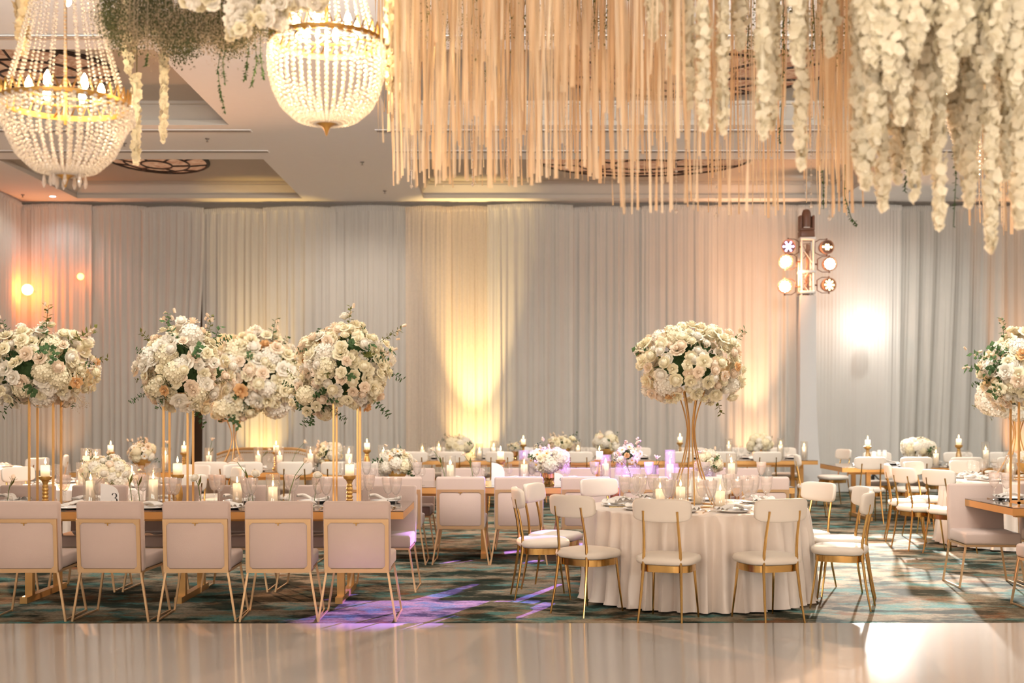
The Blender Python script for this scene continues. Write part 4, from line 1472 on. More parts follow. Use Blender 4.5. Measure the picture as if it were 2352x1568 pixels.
def stick(px, ytop, Y, kind, label, zt=ZT, hcan=.095, lamp=0.8):
    x = wx(px, Y)
    s = max(.6, (wz(ytop, Y) - zt - hcan) / .2245)
    t = thing('candle_stand', 'gold candle stand of the ' + label, 'candle holder', (x, Y, zt + .0005), 0, 'turned gold candle stands', None, (1, 1, s))
    obj('base', HB, t)
    obj('baluster', HS[kind], t)
    obj('cup', HCUP, t)
    candle(x, Y, zt + .0005 + .2245 * s, hcan, label, lamp)


for a in [(104, 1068, 10.42, 'ringed', 'pillar candle inside the cropped post stand'), (408, 1064, 10.42, 'baluster', 'pillar candle inside the second post stand'), (803, 1066, 10.42, 'ringed', 'pillar candle inside the third post stand'),
          (254, 1022, 16.6, 'ringed', 'raised pillar candle left of the footed gold bowl'), (423, 1023, 16.6, 'ringed', 'raised pillar candle beside the dark wood gap'), (634, 1022, 16.75, 'ringed', 'raised pillar candle before the nailhead sofa'),
          (843, 1017, 16.55, 'baluster', 'raised pillar candle right of the third post stand'), (1150, 1036, 13.4, 'baluster', 'raised pillar candle before the yellow drape, middle table'), (1202, 1008, 20.3, 'ringed', 'raised pillar candle left of the loose cream flowers'),
          (1377, 1036, 13.5, 'baluster', 'raised pillar candle in the centre of the middle table'), (1562, 1003, 20.3, 'ringed', 'raised pillar candle left of the trumpet waist'), (1993, 1010, 17.9, 'baluster', 'raised pillar candle below the white stage lamp'),
          (2202, 1007, 18.0, 'baluster', 'raised pillar candle before the deep dark pleats')]:
    stick(*a)
HUR = [(352, 1100, 1075, 10.25, 'tall glass candle between the number three card and second stand'), (208, 1103, 1085, 10.2, 'glass candle left of the number three card'), (627, 1117, 1089, 10.15, 'lowest glass candle of the nearest table'), (545, 1109, 1094, 10.6, 'glass candle among the goblets of the nearest table'),
       (198, 1046, 1029, 13.5, 'left of the twin glass candles on the white cloth table'), (219, 1047, 1031, 13.45, 'right of the twin glass candles on the white cloth table'), (188, 1083, 1062, 12.9, 'low glass candle left of the low white flowers'), (303, 1084, 1066, 13.1, 'glass candle right of the low white flowers'),
       (380, 1044, 1027, 16.4, 'glass candle between the posts of the second stand'), (480, 1045, 1028, 16.45, 'glass candle under the tall white tulip'), (593, 1044, 1026, 16.3, 'glass candle before the yellow lit drape'), (642, 1044, 1027, 16.3, 'glass candle before the raised sofa table candle'),
       (713, 1041, 1025, 16.35, 'glass candle left of the sofa table gold bowl'),
       (801, 1041, 1024, 13.8, 'glass candle over the third post stand candle'), (880, 1041, 1022, 13.85, 'glass candle left of the full white flowers'),
       (970, 1032, 1018, 20.0, 'glass candle at the left end of the farthest table'), (1008, 1025, 1012, 20.5, 'taller glass candle left of the yellow drape flowers'), (1101, 1034, 1018, 20.0, 'glass candle in front of the bright yellow panel'), (1034, 1067, 1046, 13.3, 'glass candle between the blush tulips'),
       (1134, 1025, 1012, 20.4, 'glass candle at the edge of the yellow panel'), (1204, 1065, 1034, 13.3, 'glass candle left of the polished gold vase'), (1233, 1034, 1020, 20.0, 'glass candle behind the polished gold vase'), (1327, 1025, 1011, 20.3, 'tall glass candle on the farthest table by the grey drape'),
       (1391, 1064, 1044, 13.3, 'glass candle beside the raised candle of the middle table'), (1539, 1065, 1033, 13.3, 'glass candle left of the trumpet stand on the middle table'), (1680, 1063, 1041, 13.3, 'glass candle at the right end of the middle table'),
       (1674, 1020, 1007, 20.4, 'slim glass candle left of the hydrangea bunch'), (1793, 1020, 1006, 20.2, 'tall glass candle right of the hydrangea bunch'), (1847, 1025, 1013, 20.2, 'glass candle at the right end of the farthest table'),
       (2150, 1040, 1026, 17.7, 'glass candle right of the anemone bowl'), (2264, 1033, 1015, 17.8, 'tall glass candle before the dark pleats'), (2320, 1064, 1044, 14.2, 'glass candle on the second round table'),
       (1563, 1117, 1087, 10.05, 'glass candle left of the trumpet legs on the nearest round table'), (1604, 1108, 1082, 10.6, 'glass candle behind the trumpet legs on the nearest round table'), (1516, 1122, 1098, 10.25, 'glass candle behind the goblets at the left of the nearest round table'), (1654, 1127, 1098, 10.1, 'glass candle right of the trumpet legs on the nearest round table')]
for (px, yt, yg, Y, lb) in HUR:
    hurricane(px, yt, yg, Y, lb, ZT + (.002 if 9.4 < Y < 11.4 and px > 1400 else .0))

# ------------------------------------------------------------------ number cards
def numeral_mesh(n, s):
    """A thin old-style serif numeral: strokes that swell on their sides, with ball ends; drawn in x-z."""
    def arc(cx_, cz_, rx, rz, a0, a1, k=18):
        return [(cx_ + rx * cos(radians(a0 + (a1 - a0) * i / k)), cz_ + rz * sin(radians(a0 + (a1 - a0) * i / k))) for i in range(k + 1)]
    paths = {'3': [arc(0, .75, .22, .24, 155, -88) + arc(-.02, .27, .29, .26, 84, -158)], '9': [arc(0, .68, .24, .30, 0, 360, 28), arc(-.10, .62, .34, .62, 12, -78)],
             '2': [arc(0, .73, .25, .26, 165, -38) + [(-.05, .28), (-.27, .02), (.28, .02)]]}[n]
    balls = {'3': [(-.19, .83), (-.27, .18)], '9': [(-.05, .03)], '2': [(-.22, .78)]}[n]
    b = MB()
    for P_ in paths:
        vs, fs = [], []
        for i, (x, z) in enumerate(P_):
            x0, z0 = P_[max(0, i - 1)]
            x1, z1 = P_[min(len(P_) - 1, i + 1)]
            d = Vector((x1 - x0, z1 - z0)).normalized()
            wd = .018 + .055 * d.y * d.y
            vs += [((x - d.y * wd) * s, 0, (z + d.x * wd) * s), ((x + d.y * wd) * s, 0, (z - d.x * wd) * s)]
        for i in range(len(P_) - 1):
            fs.append((2 * i, 2 * i + 1, 2 * i + 3, 2 * i + 2))
        b.add(vs, fs)
    for (x, z) in balls:
        b.add([((x + .055 * cos(2 * pi * k / 10)) * s, 0, (z + .055 * sin(2 * pi * k / 10)) * s) for k in range(10)], [tuple(range(10))])
    return b.mesh('numeral', 'ink', False)



def card(px, Y, wd, h, num, label, arch=True, mat='card_white', rz=0.0, toff=0.25):
    t = thing('number_card', label, 'card', (wx(px, Y), Y, ZT + .001), rz, 'table number cards')
    pts = [(-wd / 2, 0)]
    if arch:
        pts += [(-wd / 2, h)] + [(-wd / 2 + wd * (i / 10), h - .0 - .42 * h * (1 - sqrt(max(0, 1 - (i / 10) ** 2)))) for i in range(1, 11)]
    else:
        pts += [(-wd / 2, h), (wd / 2, h)]
    pts += [(wd / 2, 0)]
    n = len(pts)
    b = MB()
    b.add([(x, -.0015, z) for x, z in pts] + [(x, .0015, z) for x, z in pts], [tuple(range(n)), tuple(reversed(range(n, 2 * n)))] + [(i, i + n, (i + 1) % n + n, (i + 1) % n) for i in range(n)])
    obj('panel', b.mesh('panel', mat, False), t)
    if num:
        obj('numeral', numeral_mesh(num, h * .40), t, (wd * toff, -.0022, h * .22), None)
    return t


card(252, 10.12, .150, .205, '3', 'white arched card with a thin black number three on the nearest table')
card(1284, 13.15, .10, .14, '9', 'white arched number card before the gold vase on the middle table')
card(1655, 13.3, .085, .11, '2', 'small white number card beside the glass bowl of peonies', False, toff=-.05)
card(536, 16.3, .12, .10, '', 'white folded card on the sofa table at the trumpet stand base')
card(1144, 13.3, .14, .24, '', 'tall white arched acrylic panel by the yellow drape', True, 'card_pearl')
card(1216, 20.2, .16, .20, '', 'white arched panel beside the raised candle of the farthest table', True, 'card_pearl')
card(1419, 13.4, .07, .10, '', 'small blank white card left of the orchids', False)

# ------------------------------------------------------------------ tableware
GOB = {'bowl': MB().lathe([(0.006, 0.105), (0.024, 0.115), (0.040, 0.150), (0.049, 0.200), (0.053, 0.245), (0.0518, 0.245), (0.0475, 0.2)], 16, caps=False).mesh('water_goblet', 'ribbed_glass'),
       'stem': MB().lathe([(0.040, 0.0), (0.038, 0.004), (0.007, 0.012), (0.0055, 0.06), (0.011, 0.078), (0.007, 0.105)], 12).mesh('stem', 'clear_glass'),
       'water': MB().lathe([(0.005, 0.11), (0.023, 0.118), (0.038, 0.150), (0.0430, 0.178), (0.0005, 0.178)], 16, caps=False).mesh('water', 'water')}
WIN = {'bowl': MB().lathe([(0.004, 0.095), (0.022, 0.102), (0.036, 0.125), (0.038, 0.15), (0.030, 0.20), (0.028, 0.215)], 14, caps=False).mesh('wine_glass', 'clear_glass'),
       'stem': MB().lathe([(0.034, 0.0), (0.032, 0.003), (0.004, 0.010), (0.0035, 0.09), (0.004, 0.095)], 12).mesh('stem', 'clear_glass')}
PLATE = MB().lathe([(0.0005, 0.004), (0.09, 0.004), (0.10, 0.006), (0.135, 0.018), (0.137, 0.016), (0.10, 0.0), (0.0005, 0.0)], 24, caps=False).mesh('dinner_plate', 'porcelain')
NAPS = []
for s in range(3):
    rr_ = random.Random(50 + s)
    b = MB()
    nu_, nv_ = 12, 8
    vs, fs = [], []
    for layer in (0, 1):
        for i in range(nu_ + 1):
            for j in range(nv_ + 1):
                u, v = i / nu_ - .5, j / nv_ - .5
                pin = 0.35 + 0.65 * min(1, abs(u) * 2.2)
                z = .006 + .030 * abs(sin(v * pin * 9 + s)) * (0.4 + abs(u)) + .018 * cos(u * 5 + s) + .008 * layer
                vs.append((u * .26 + .01 * sin(v * 7), v * .15 * pin, max(.002, z)))
    o_ = (nu_ + 1) * (nv_ + 1)
    for i in range(nu_):
        for j in range(nv_):
            a = i * (nv_ + 1) + j
            fs += [(a, a + 1, a + nv_ + 2, a + nv_ + 1), (o_ + a, o_ + a + nv_ + 1, o_ + a + nv_ + 2, o_ + a + 1)]
    for i in range(nu_):
        for j in (0, nv_):
            a = i * (nv_ + 1) + j
            fs.append((a, a + nv_ + 1, o_ + a + nv_ + 1, o_ + a))
    b.add(vs, fs)
    NAPS.append(b.mesh('napkin', 'napkin_linen', True, 70))
SPOON = MB().sup(0.012, 0.020, 0.004, 1, 1, 4, 10, Matrix.Translation((0, .075, .006)))
SPOON.tube([(0, .058, .005), (0, 0, .004), (0, -.08, .004)], [.0025, .002, .004], 5)
SPOON = SPOON.mesh('dessert_spoon', 'polished_gold')


def glass(kind, x, y, z, label, group):
    P_ = GOB if kind == 'g' else WIN
    t = thing('water_goblet' if kind == 'g' else 'wine_glass', label, 'glass', (x, y, z), R.uniform(0, 6), group, P_['bowl'])
    obj('stem', P_['stem'], t)
    if kind == 'g':
        obj('water', P_['water'], t)


def setting(key, x, y, dx, dy, word, near):
    """Plate, folded napkin and two glasses for one seat; (dx, dy) points into the table."""
    z = ZT + (.0025 if key.startswith('RT') else .0006)
    tn = TN[key]
    thing('dinner_plate', f'white plate, {word}, {tn}', 'plate', (x, y, z), 0, 'plates on the ' + tn, PLATE)
    thing('napkin', f'folded ivory napkin, {word}, {tn}', 'napkin', (x, y, z + .0185), math.atan2(dy, dx) + R.uniform(-.5, .5) + pi / 2, 'napkins on the ' + tn, R.choice(NAPS))
    rx_, ry_ = dy, -dx
    k1, k2 = ('g', 'g') if key in ('T1', 'RT1', 'T7') else ('g' if key == 'T2' and near else 'w', 'w')
    for i, (a, c, kd) in enumerate(((.13, .20, k1), (.20, .11, k2))):
        gx, gy = x + rx_ * a + dx * c + R.uniform(-.015, .015), y + ry_ * a + dy * c + R.uniform(-.015, .015)
        nm = ('inner ' if i == 0 else 'outer ') + ('water goblet' if kd == 'g' else 'wine glass')
        glass(kd, gx, gy, z, f'{nm}, {word}, {tn}', 'glasses on the ' + tn)
    if key in ('T1', 'RT1', 'T7'):
        thing('dessert_spoon', f'gold spoon, {word}, {tn}', 'spoon', (x + rx_ * .18, y + ry_ * .18, z), math.atan2(dy, dx) - pi / 2, 'gold spoons', SPOON)


for key, lst in SEATS.items():
    for s in lst:
        if key.startswith('RT'):
            x, y, q, word = s
            setting(key, x, y, -cos(q), -sin(q), word, False)
        else:
            x, y, d, word = s
            if key == 'T1' and x > -1.2:
                x = min(x, -1.08)
            setting(key, x, y, 0, d, word, d > 0)

# ------------------------------------------------------------------ hanging canopy above the dance floor
ZC = 4.45
t = thing('hanging_grid', 'black pipe grid above the dance floor that carries the ribbons and flowers', 'rigging', (0, 0, ZC))
gx0, gx1, gy0, gy1 = -4.2, 4.2, 3.9, 8.5
for i in range(9):
    y = gy0 + (gy1 - gy0) * i / 8
    obj('pipe', MB().tube([(gx0, y, 0), (gx1, y, 0)], 0.02, 6).mesh('pipe', 'black_metal'), t)
for i in range(15):
    x = gx0 + (gx1 - gx0) * i / 14
    obj('pipe', MB().tube([(x, gy0, .03), (x, gy1, .03)], 0.02, 6).mesh('pipe', 'black_metal'), t)
for x in (gx0, 0, gx1):
    for y in (gy0, gy1):
        obj('cable', MB().tube([(x, y, 0), (x, y, (5.79 if (COFX[0][0] < x < COFX[0][1] or COFX[1][0] < x < COFX[1][1]) and 7.6 < y else H) - ZC)], 0.006, 5).mesh('cable', 'black_metal'), t)

# --- amber ribbons
RIB = []
for s in range(10):   # each a bundle of three thin ribbons knotted at the top
    rr_ = random.Random(70 + s)
    b = MB()
    for st in range(3):
        vs, fs = [], []
        n = 14
        a0 = rr_.uniform(0, 6)
        k1, k2 = rr_.uniform(2.5, 4), rr_.uniform(0, 6)
        ox, oy = rr_.uniform(-.022, .022), rr_.uniform(-.03, .03)
        ln = 1.0 if st == 0 else rr_.uniform(.70, .98)
        hw = rr_.uniform(.0042, .0080)
        for i in range(n + 1):
            u = i / n
            q = a0 + 1.8 * sin(u * k1 + s) + .6 * sin(u * 11 + k2)
            c = Vector((ox * min(1, u * 5) + .012 * sin(u * 5 + k2) * u, oy * min(1, u * 5) + .010 * cos(u * 4 + k2) * u, -u * ln))
            vs += [c + Vector((hw * cos(q), hw * sin(q), 0)), c - Vector((hw * cos(q), hw * sin(q), 0))]
        for i in range(n):
            fs.append((2 * i, 2 * i + 1, 2 * i + 3, 2 * i + 2))
        b.add(vs, fs)
    RIB.append(b.mesh('hanging_ribbon', 'amber_ribbon' if s % 2 else 'tan_ribbon', True, 180))
BANDS = [(905, 1235, 385, 432, 92), (870, 960, 250, 330, 16), (1235, 1405, 380, 422, 44), (1405, 1670, 462, 494, 30), (1405, 1670, 250, 420, 40), (1670, 1975, 470, 500, 26), (1840, 1975, 300, 480, 30), (2215, 2352, 500, 540, 18)]
RL = {(905, 385): 'thin amber ribbon bundles between glowing chandelier and oval light', (870, 250): 'short amber ribbon bundles next to the glowing chandelier', (1235, 380): 'amber ribbon bundles before the left half of the oval light',
      (1405, 462): 'long amber ribbon bundles reaching over the drape top', (1405, 250): 'shorter amber ribbon bundles among the first cream garlands', (1670, 470): 'sparse long amber ribbon bundles near the lighting tower',
      (1840, 300): 'amber ribbon bundles edging the dense cream garlands', (2215, 500): 'amber ribbon bundles under the longest cream garland'}
for (pa, pb, ya, yb, cnt) in BANDS:
    spots = sorted(pa + (pb - pa) * (i + R.uniform(0, 1)) / cnt for i in range(cnt))
    for i, px in enumerate(spots):
        if 1822 < px < 1880 and ya > 400:
            px += 60 if px > 1850 else -50
        Y = R.uniform(5.2, 7.9)
        x = wx(px, Y)
        zb = wz(R.uniform(ya, yb), Y)
        thing('hanging_ribbon', f'{ordinal(i + 1)} from left of the ' + RL[(pa, ya)], 'ribbon', (x, Y, ZC - .015), R.uniform(-.6, .6), RL[(pa, ya)], R.choice(RIB), (R.uniform(.8, 1.25), R.uniform(.8, 1.25), ZC - .015 - zb))

# --- crystal bead strings
for i, (px, yb, Y) in enumerate([(945, 425, 7), (1015, 300, 6.4), (1085, 420, 7.2), (1165, 405, 6.6), (1460, 435, 7), (1553, 482, 6.5), (1645, 492, 6.4), (1700, 360, 7), (1863, 470, 6.6), (1905, 498, 6.2), (1935, 300, 7), (2250, 470, 6.6), (2303, 510, 6.4), (1300, 380, 6.8), (1235, 330, 7), (905, 250, 7)]):
    L_ = ZC - .01 - wz(yb, Y)
    b = MB()
    b.tube([(0, 0, 0), (0, 0, -L_)], .0012, 3)
    z = -.1
    k = 0
    while z > -L_:
        r = .0045 if k % 4 else .0085
        b.lathe([(.0005, z), (r, z - r), (.0005, z - 2 * r)], 6, caps=False)
        z -= .022 if (k % 4) else .035
        k += 1
    b.lathe([(.0005, -L_ + .005), (.011, -L_ - .008), (.0005, -L_ - .022)], 7, caps=False)
    thing('bead_string', f'string of sparkling crystal beads, {ORD[i] if i < 14 else "last but " + ("one" if i == 14 else "none")} of the hanging bead strings', 'bead string', (wx(px, Y), Y, ZC - .01), 0, 'crystal bead strings among the ribbons', b.mesh('bead_string', 'crystal'))


# --- flower garlands (wisteria strands)
def garland(px, yb, Y, wpx, label, seed, ytop=None, mat='garland_petal', dens=1.0):
    rr = random.Random(seed)
    x, zb = wx(px, Y), wz(yb, Y)
    L_ = ZC - .015 - zb
    wd = wpx * (.58 if px > 1950 else .52) * Y / F
    z_start = L_ * .02 if ytop is None else max(.02, ZC - wz(ytop, Y))
    root = thing('flower_garland', label, 'flower garland', (x, Y, ZC - .015), 0, 'cream flower garlands hanging from the canopy')
    obj('stem', MB().tube([(0, 0, 0), (.008, 0, -L_ * .5), (0, 0, -L_ + .03)], [.003, .003, .002], 4).mesh('stem', 'leaf_olive'), root)
    b = MB()
    b.tube([(0, 0, -z_start), (0, 0, -(z_start + L_) / 2), (0, 0, -L_ + .06)], [wd * .62, wd * .62, wd * .3], 8)
    n = int((L_ - z_start) / .0050 * dens * max(1, wpx / 34))
    for i in range(n):
        z = -(z_start + (L_ - z_start) * (i + rr.random()) / n)
        taper = min(1.0, (L_ + z) / .16 + .22) * (0.82 + .18 * sin(z * 22 + seed))
        q = rr.uniform(0, 2 * pi)
        r = wd * taper * sqrt(rr.uniform(.25, 1)) * .9
        p = Vector((r * cos(q), r * sin(q), z))
        nrm = Vector((cos(q), sin(q), rr.uniform(-.9, .3)))
        M = Matrix.Translation(p) @ (nrm.to_track_quat('Z', 'Y').to_matrix() @ Matrix.Rotation(rr.uniform(0, 6), 3, 'Z')).to_4x4()
        s = rr.uniform(.014, .024)
        b.add([(-s, -s * .7, .004), (0, -s * .9, -.003), (s, -s * .6, .005), (-s * .9, s * .6, .006), (0, s * .9, 0.001), (s, s * .8, .004)], [(0, 1, 4, 3), (1, 2, 5, 4)], M)
    obj('blossoms', b.mesh('blossoms', mat, True, 180), root, kind='stuff')
    return root


GL = [(1582, 248, 5.4, 34), (1616, 294, 5.2, 34), (1661, 305, 5.3, 30), (1752, 318, 5.1, 36), (1775, 292, 5.4, 42), (1830, 145, 5.0, 52), (1840, 384, 5.3, 38), (1908, 122, 5.1, 42),
      (1988, 432, 5.0, 44), (2028, 478, 5.1, 38), (2062, 416, 5.3, 40), (2100, 456, 5.0, 36), (2130, 395, 5.4, 46), (2157, 525, 5.0, 32), (2190, 284, 5.2, 50), (2226, 468, 5.1, 40), (2277, 575, 4.9, 36), (2342, 520, 5.0, 44),
      (2010, 330, 4.8, 60), (2070, 280, 4.8, 60), (2120, 320, 4.9, 56), (2240, 320, 5.0, 50), (2310, 340, 5.3, 50), (2180, 200, 4.7, 70), (2045, 200, 4.7, 74), (2260, 180, 4.8, 70), (2330, 230, 4.8, 70), (2000, 150, 4.7, 80), (2100, 130, 4.7, 84), (2215, 120, 4.75, 80), (2290, 110, 4.7, 76), (1972, 390, 5.3, 40), (2085, 380, 5.2, 50), (2205, 390, 5.3, 44), (2310, 410, 5.2, 44), (1500, 90, 5.4, 40), (1545, 160, 5.5, 30), (1700, 110, 5.4, 50)]
GW = ['cream flower garland ending left of the oval ceiling light', 'cream flower garland beside the first thick strand', 'cream flower garland with a frayed end by the third strand', 'cream garland ending over the white beam, left strand of a pair', 'cream garland forming the right strand of a pair',
      'short thick cream garland high above the lighting tower', 'long cream garland just left of the lighting tower head', 'short cream garland high between amber ribbons', 'thick garland at the left edge of the dense cream cluster', 'long garland second in the dense cream cluster',
      'medium garland third in the dense cream cluster', 'garland reaching the drape top, fourth in the dense cluster', 'short broad garland inside the dense cluster', 'slim garland hanging well below the cluster', 'broad garland ending above a green vine',
      'garland ending over the dark pleats', 'longest cream garland of all, hanging lowest', 'long garland at the frame edge', 'upper garland at the start of the dense cluster', 'upper garland second in the dense cluster', 'upper garland third in the dense cluster', 'upper garland left of the glinting bulb',
      'upper garland right of the glinting bulb', 'very broad short garland over the cluster middle', 'very broad short garland over the cluster start', 'very broad short garland left of the frame edge', 'very broad short garland at the frame edge', 'short garland at the top edge over the cluster start', 'short garland at the top edge over the cluster middle', 'short garland at the top edge right of the cluster middle', 'short garland at the top edge above the longest strand', 'narrow garland bordering the amber ribbons', 'middle length garland behind the fourth strand', 'middle length garland before the green vine', 'middle length garland under the glinting bulb',
      'short garland among the first amber ribbons at the top edge', 'slim garland before the first thick strand', 'short broad garland at the top edge between two strands']
for i, (px, yb, Y, wp) in enumerate(GL):
    garland(px, yb, Y, wp, GW[i], 500 + i, dens=1.25 if px > 1950 else 1.0)
for i, (px, yb, Y, wp, yt, lb) in enumerate([(312, 375, 6.6, 24, 165, 'slender white garland right of the corner chandelier'), (296, 170, 6.5, 30, -60, 'thick garland start above the slender white garland'), (376, 322, 6.7, 16, 110, 'slimmest white garland under the green foliage'), (52, 120, 6.2, 46, -120, 'pointed cream cluster above the corner chandelier'), (924, 265, 6.8, 22, -60, 'blush garland right of the glowing chandelier'), (900, 205, 6.4, 44, -80, 'peach garland touching the glowing chandelier')]):
    garland(px, yb, Y, wp, lb, 600 + i, yt, 'garland_cream' if i in (3, 5) else 'garland_petal', 1.0 if i < 3 else 1.6)


# --- big cream blossoms under the foliage
def blossom_cluster(px, py, Y, n, wpx, hpx, label, seed):
    rr = random.Random(seed)
    x, z = wx(px, Y), wz(py, Y)
    t = thing('blossom_cluster', label, 'flowers', (x, Y, z), 0, 'cream blossom clusters under the canopy')
    obj('stem', MB().tube([(0, 0, ZC - z - .01), (0.02, 0, .1), (0, 0, 0)], .004, 5).mesh('stem', 'leaf_olive'), t)
    for i in range(n):
        p = Vector((rr.uniform(-.5, .5) * wpx * Y / F, rr.uniform(-.05, .05), rr.uniform(-.5, .5) * hpx * Y / F))
        place('blossom', rr.choice(FL['anemone'] + FL['rose'][:2]), t, p, (rr.gauss(0, .5), -1, rr.gauss(-.3, .5)), .034 * rr.uniform(.8, 1.2), rr)


blossom_cluster(455, 8, 5.6, 14, 75, 30, 'small cream blossom cluster at the top edge over the foliage', 1)
blossom_cluster(590, 22, 5.6, 40, 120, 60, 'large cream blossom cluster left of the glowing chandelier', 2)
blossom_cluster(550, 60, 5.6, 14, 60, 40, 'low tip of cream blossoms over the dark foliage', 3)
blossom_cluster(690, 2, 5.7, 18, 110, 26, 'cream blossoms above the glowing chandelier', 4)

# --- hanging greenery
rr_ = random.Random(77)


def greenery(label, pxr, bottom, Yr, n, mat, leafn, seed, size):
    rr = random.Random(seed)
    b = MB()
    for i in range(n):
        px = rr.uniform(*pxr)
        Y = rr.uniform(*Yr)
        lim = bottom(px)
        py = lim - abs(rr.gauss(0, 1)) * 62 - rr.uniform(0, 20)
        p = Vector((wx(px, Y), Y, min(ZC - .03, wz(py, Y))))
        for j in range(leafn):
            d = Vector((rr.gauss(0, 1), rr.gauss(0, 1), rr.gauss(-.4, .8)))
            leaf(b, p + Vector((rr.gauss(0, .03), rr.gauss(0, .03), rr.gauss(0, .035))), d, Vector((0, 0, 1)), size * rr.uniform(.6, 1.3), size * .3)
    for i in range(70):
        px = rr.uniform(*pxr)
        Y = rr.uniform(*Yr)
        p = Vector((wx(px, Y), Y, ZC - .02))
        q = Vector((p.x + rr.gauss(0, .05), Y, min(ZC - .1, wz(bottom(px) - rr.uniform(5, 60), Y))))
        b.tube([p, (p + q) / 2 + Vector((rr.gauss(0, .02), 0, 0)), q], .002, 3)
    t = thing('hanging_foliage', label, 'foliage', (0, 0, 0), 0, None, b.mesh('hanging_foliage', mat, True, 180), kind='stuff')


greenery('dark green hanging foliage mass left of the glowing chandelier', (235, 640), lambda p: 78 + 36 * math.exp(-((p - 430) / 130) ** 2) + 20 * sin(p * .05), (5.9, 7.4), 5200, 'leaf_dusky', 5, 1, .017)
greenery('pale dried gypsophila sprays under the dark foliage', (270, 600), lambda p: 112 + 12 * sin(p * .04), (5.8, 6.6), 4200, 'breath_white', 4, 2, .009)
greenery('olive foliage between the amber ribbons high above', (960, 1420), lambda p: 70 + 50 * sin(p * .09) ** 2, (6.5, 7.9), 700, 'leaf_olive', 5, 3, .018)
greenery('olive foliage seen between cream garlands', (1700, 2200), lambda p: 90 + 60 * sin(p * .05) ** 2, (6.2, 7.6), 900, 'leaf_olive', 5, 4, .018)


def vine(pts, Y, label, seed, n=50, s=.02, mat='leaf_green'):
    rr = random.Random(seed)
    P_ = [Vector((wx(a, Y), Y, min(ZC - .02, wz(c, Y)))) for a, c in pts]
    P_[0].z = ZC - .015
    b = MB()
    b.tube(P_, .0022, 4)
    t = thing('hanging_vine', label, 'vine', (0, 0, 0), 0, 'thin leafy vines hanging from the canopy', b.mesh('hanging_vine', mat))
    b = MB()
    for i in range(n):
        u = (.1 + .9 * rr.random()) * (len(P_) - 1)
        k = min(len(P_) - 2, int(u))
        p = P_[k].lerp(P_[k + 1], u - k)
        leaf(b, p, Vector((rr.gauss(0, 1), rr.gauss(0, 1), rr.gauss(-.6, .6))), Vector((0, 0, 1)), s * rr.uniform(.7, 1.3), s * .32)
    obj('leaves', b.mesh('leaves', mat, True, 180), t, kind='stuff')


for i, v in enumerate([([(505, 0), (508, 110), (500, 160), (506, 210), (518, 262)], 6.6, 'long thin vine left of the small leaf tangle under the foliage'), ([(522, 0), (520, 100), (512, 140), (516, 190)], 6.4, 'short vine beside the long thin vine'),
                       ([(570, 0), (586, 100), (590, 140), (576, 200)], 6.5, 'vine nearest the glowing chandelier'), ([(566, 0), (572, 110), (566, 150), (562, 185)], 6.6, 'short twig vine under the foliage edge'), ([(600, 0), (598, 120), (605, 180)], 6.3, 'hooked vine at the chandelier edge'),
                       ([(330, 0), (340, 120), (334, 150)], 6.4, 'short green vine between the two slim garlands'), ([(1120, 0), (1122, 100), (1116, 160), (1118, 190)], 7.4, 'dark vine between the first amber ribbons'), ([(1798, 0), (1800, 150), (1795, 240), (1790, 330)], 6.6, 'vine left of the tower garland'),
                       ([(1885, 0), (1890, 200), (1888, 330), (1892, 480)], 6.8, 'long vine among the amber ribbons beside the tower'), ([(2192, 0), (2192, 290), (2190, 350), (2196, 400), (2190, 520)], 6.0, 'green vine hanging below the broad garland'), ([(2080, 0), (2082, 400), (2078, 440)], 6.2, 'small vine peeping below the dense cluster'), ([(1950, 0), (1940, 450), (1955, 500), (1968, 515)], 6.6, 'thin vine end right of the tower head')]):
    vine(*v, seed=i, n=70 if i < 5 else 45)


# ------------------------------------------------------------------ crystal chandeliers
def bead_path(pts, r, step):
    b = MB()
    P_ = [Vector(p) for p in pts]
    acc, nxt = 0.0, 0.0
    for a, c in zip(P_, P_[1:]):
        L_ = (c - a).length
        while nxt <= acc + L_:
            p = a.lerp(c, (nxt - acc) / L_)
            b.lathe([(.0004, -r), (r * .85, -r * .4), (r, r * .1), (r * .7, r * .7), (.0004, r)], 6, Matrix.Translation(p), False)
            nxt += step
        acc += L_
    return b


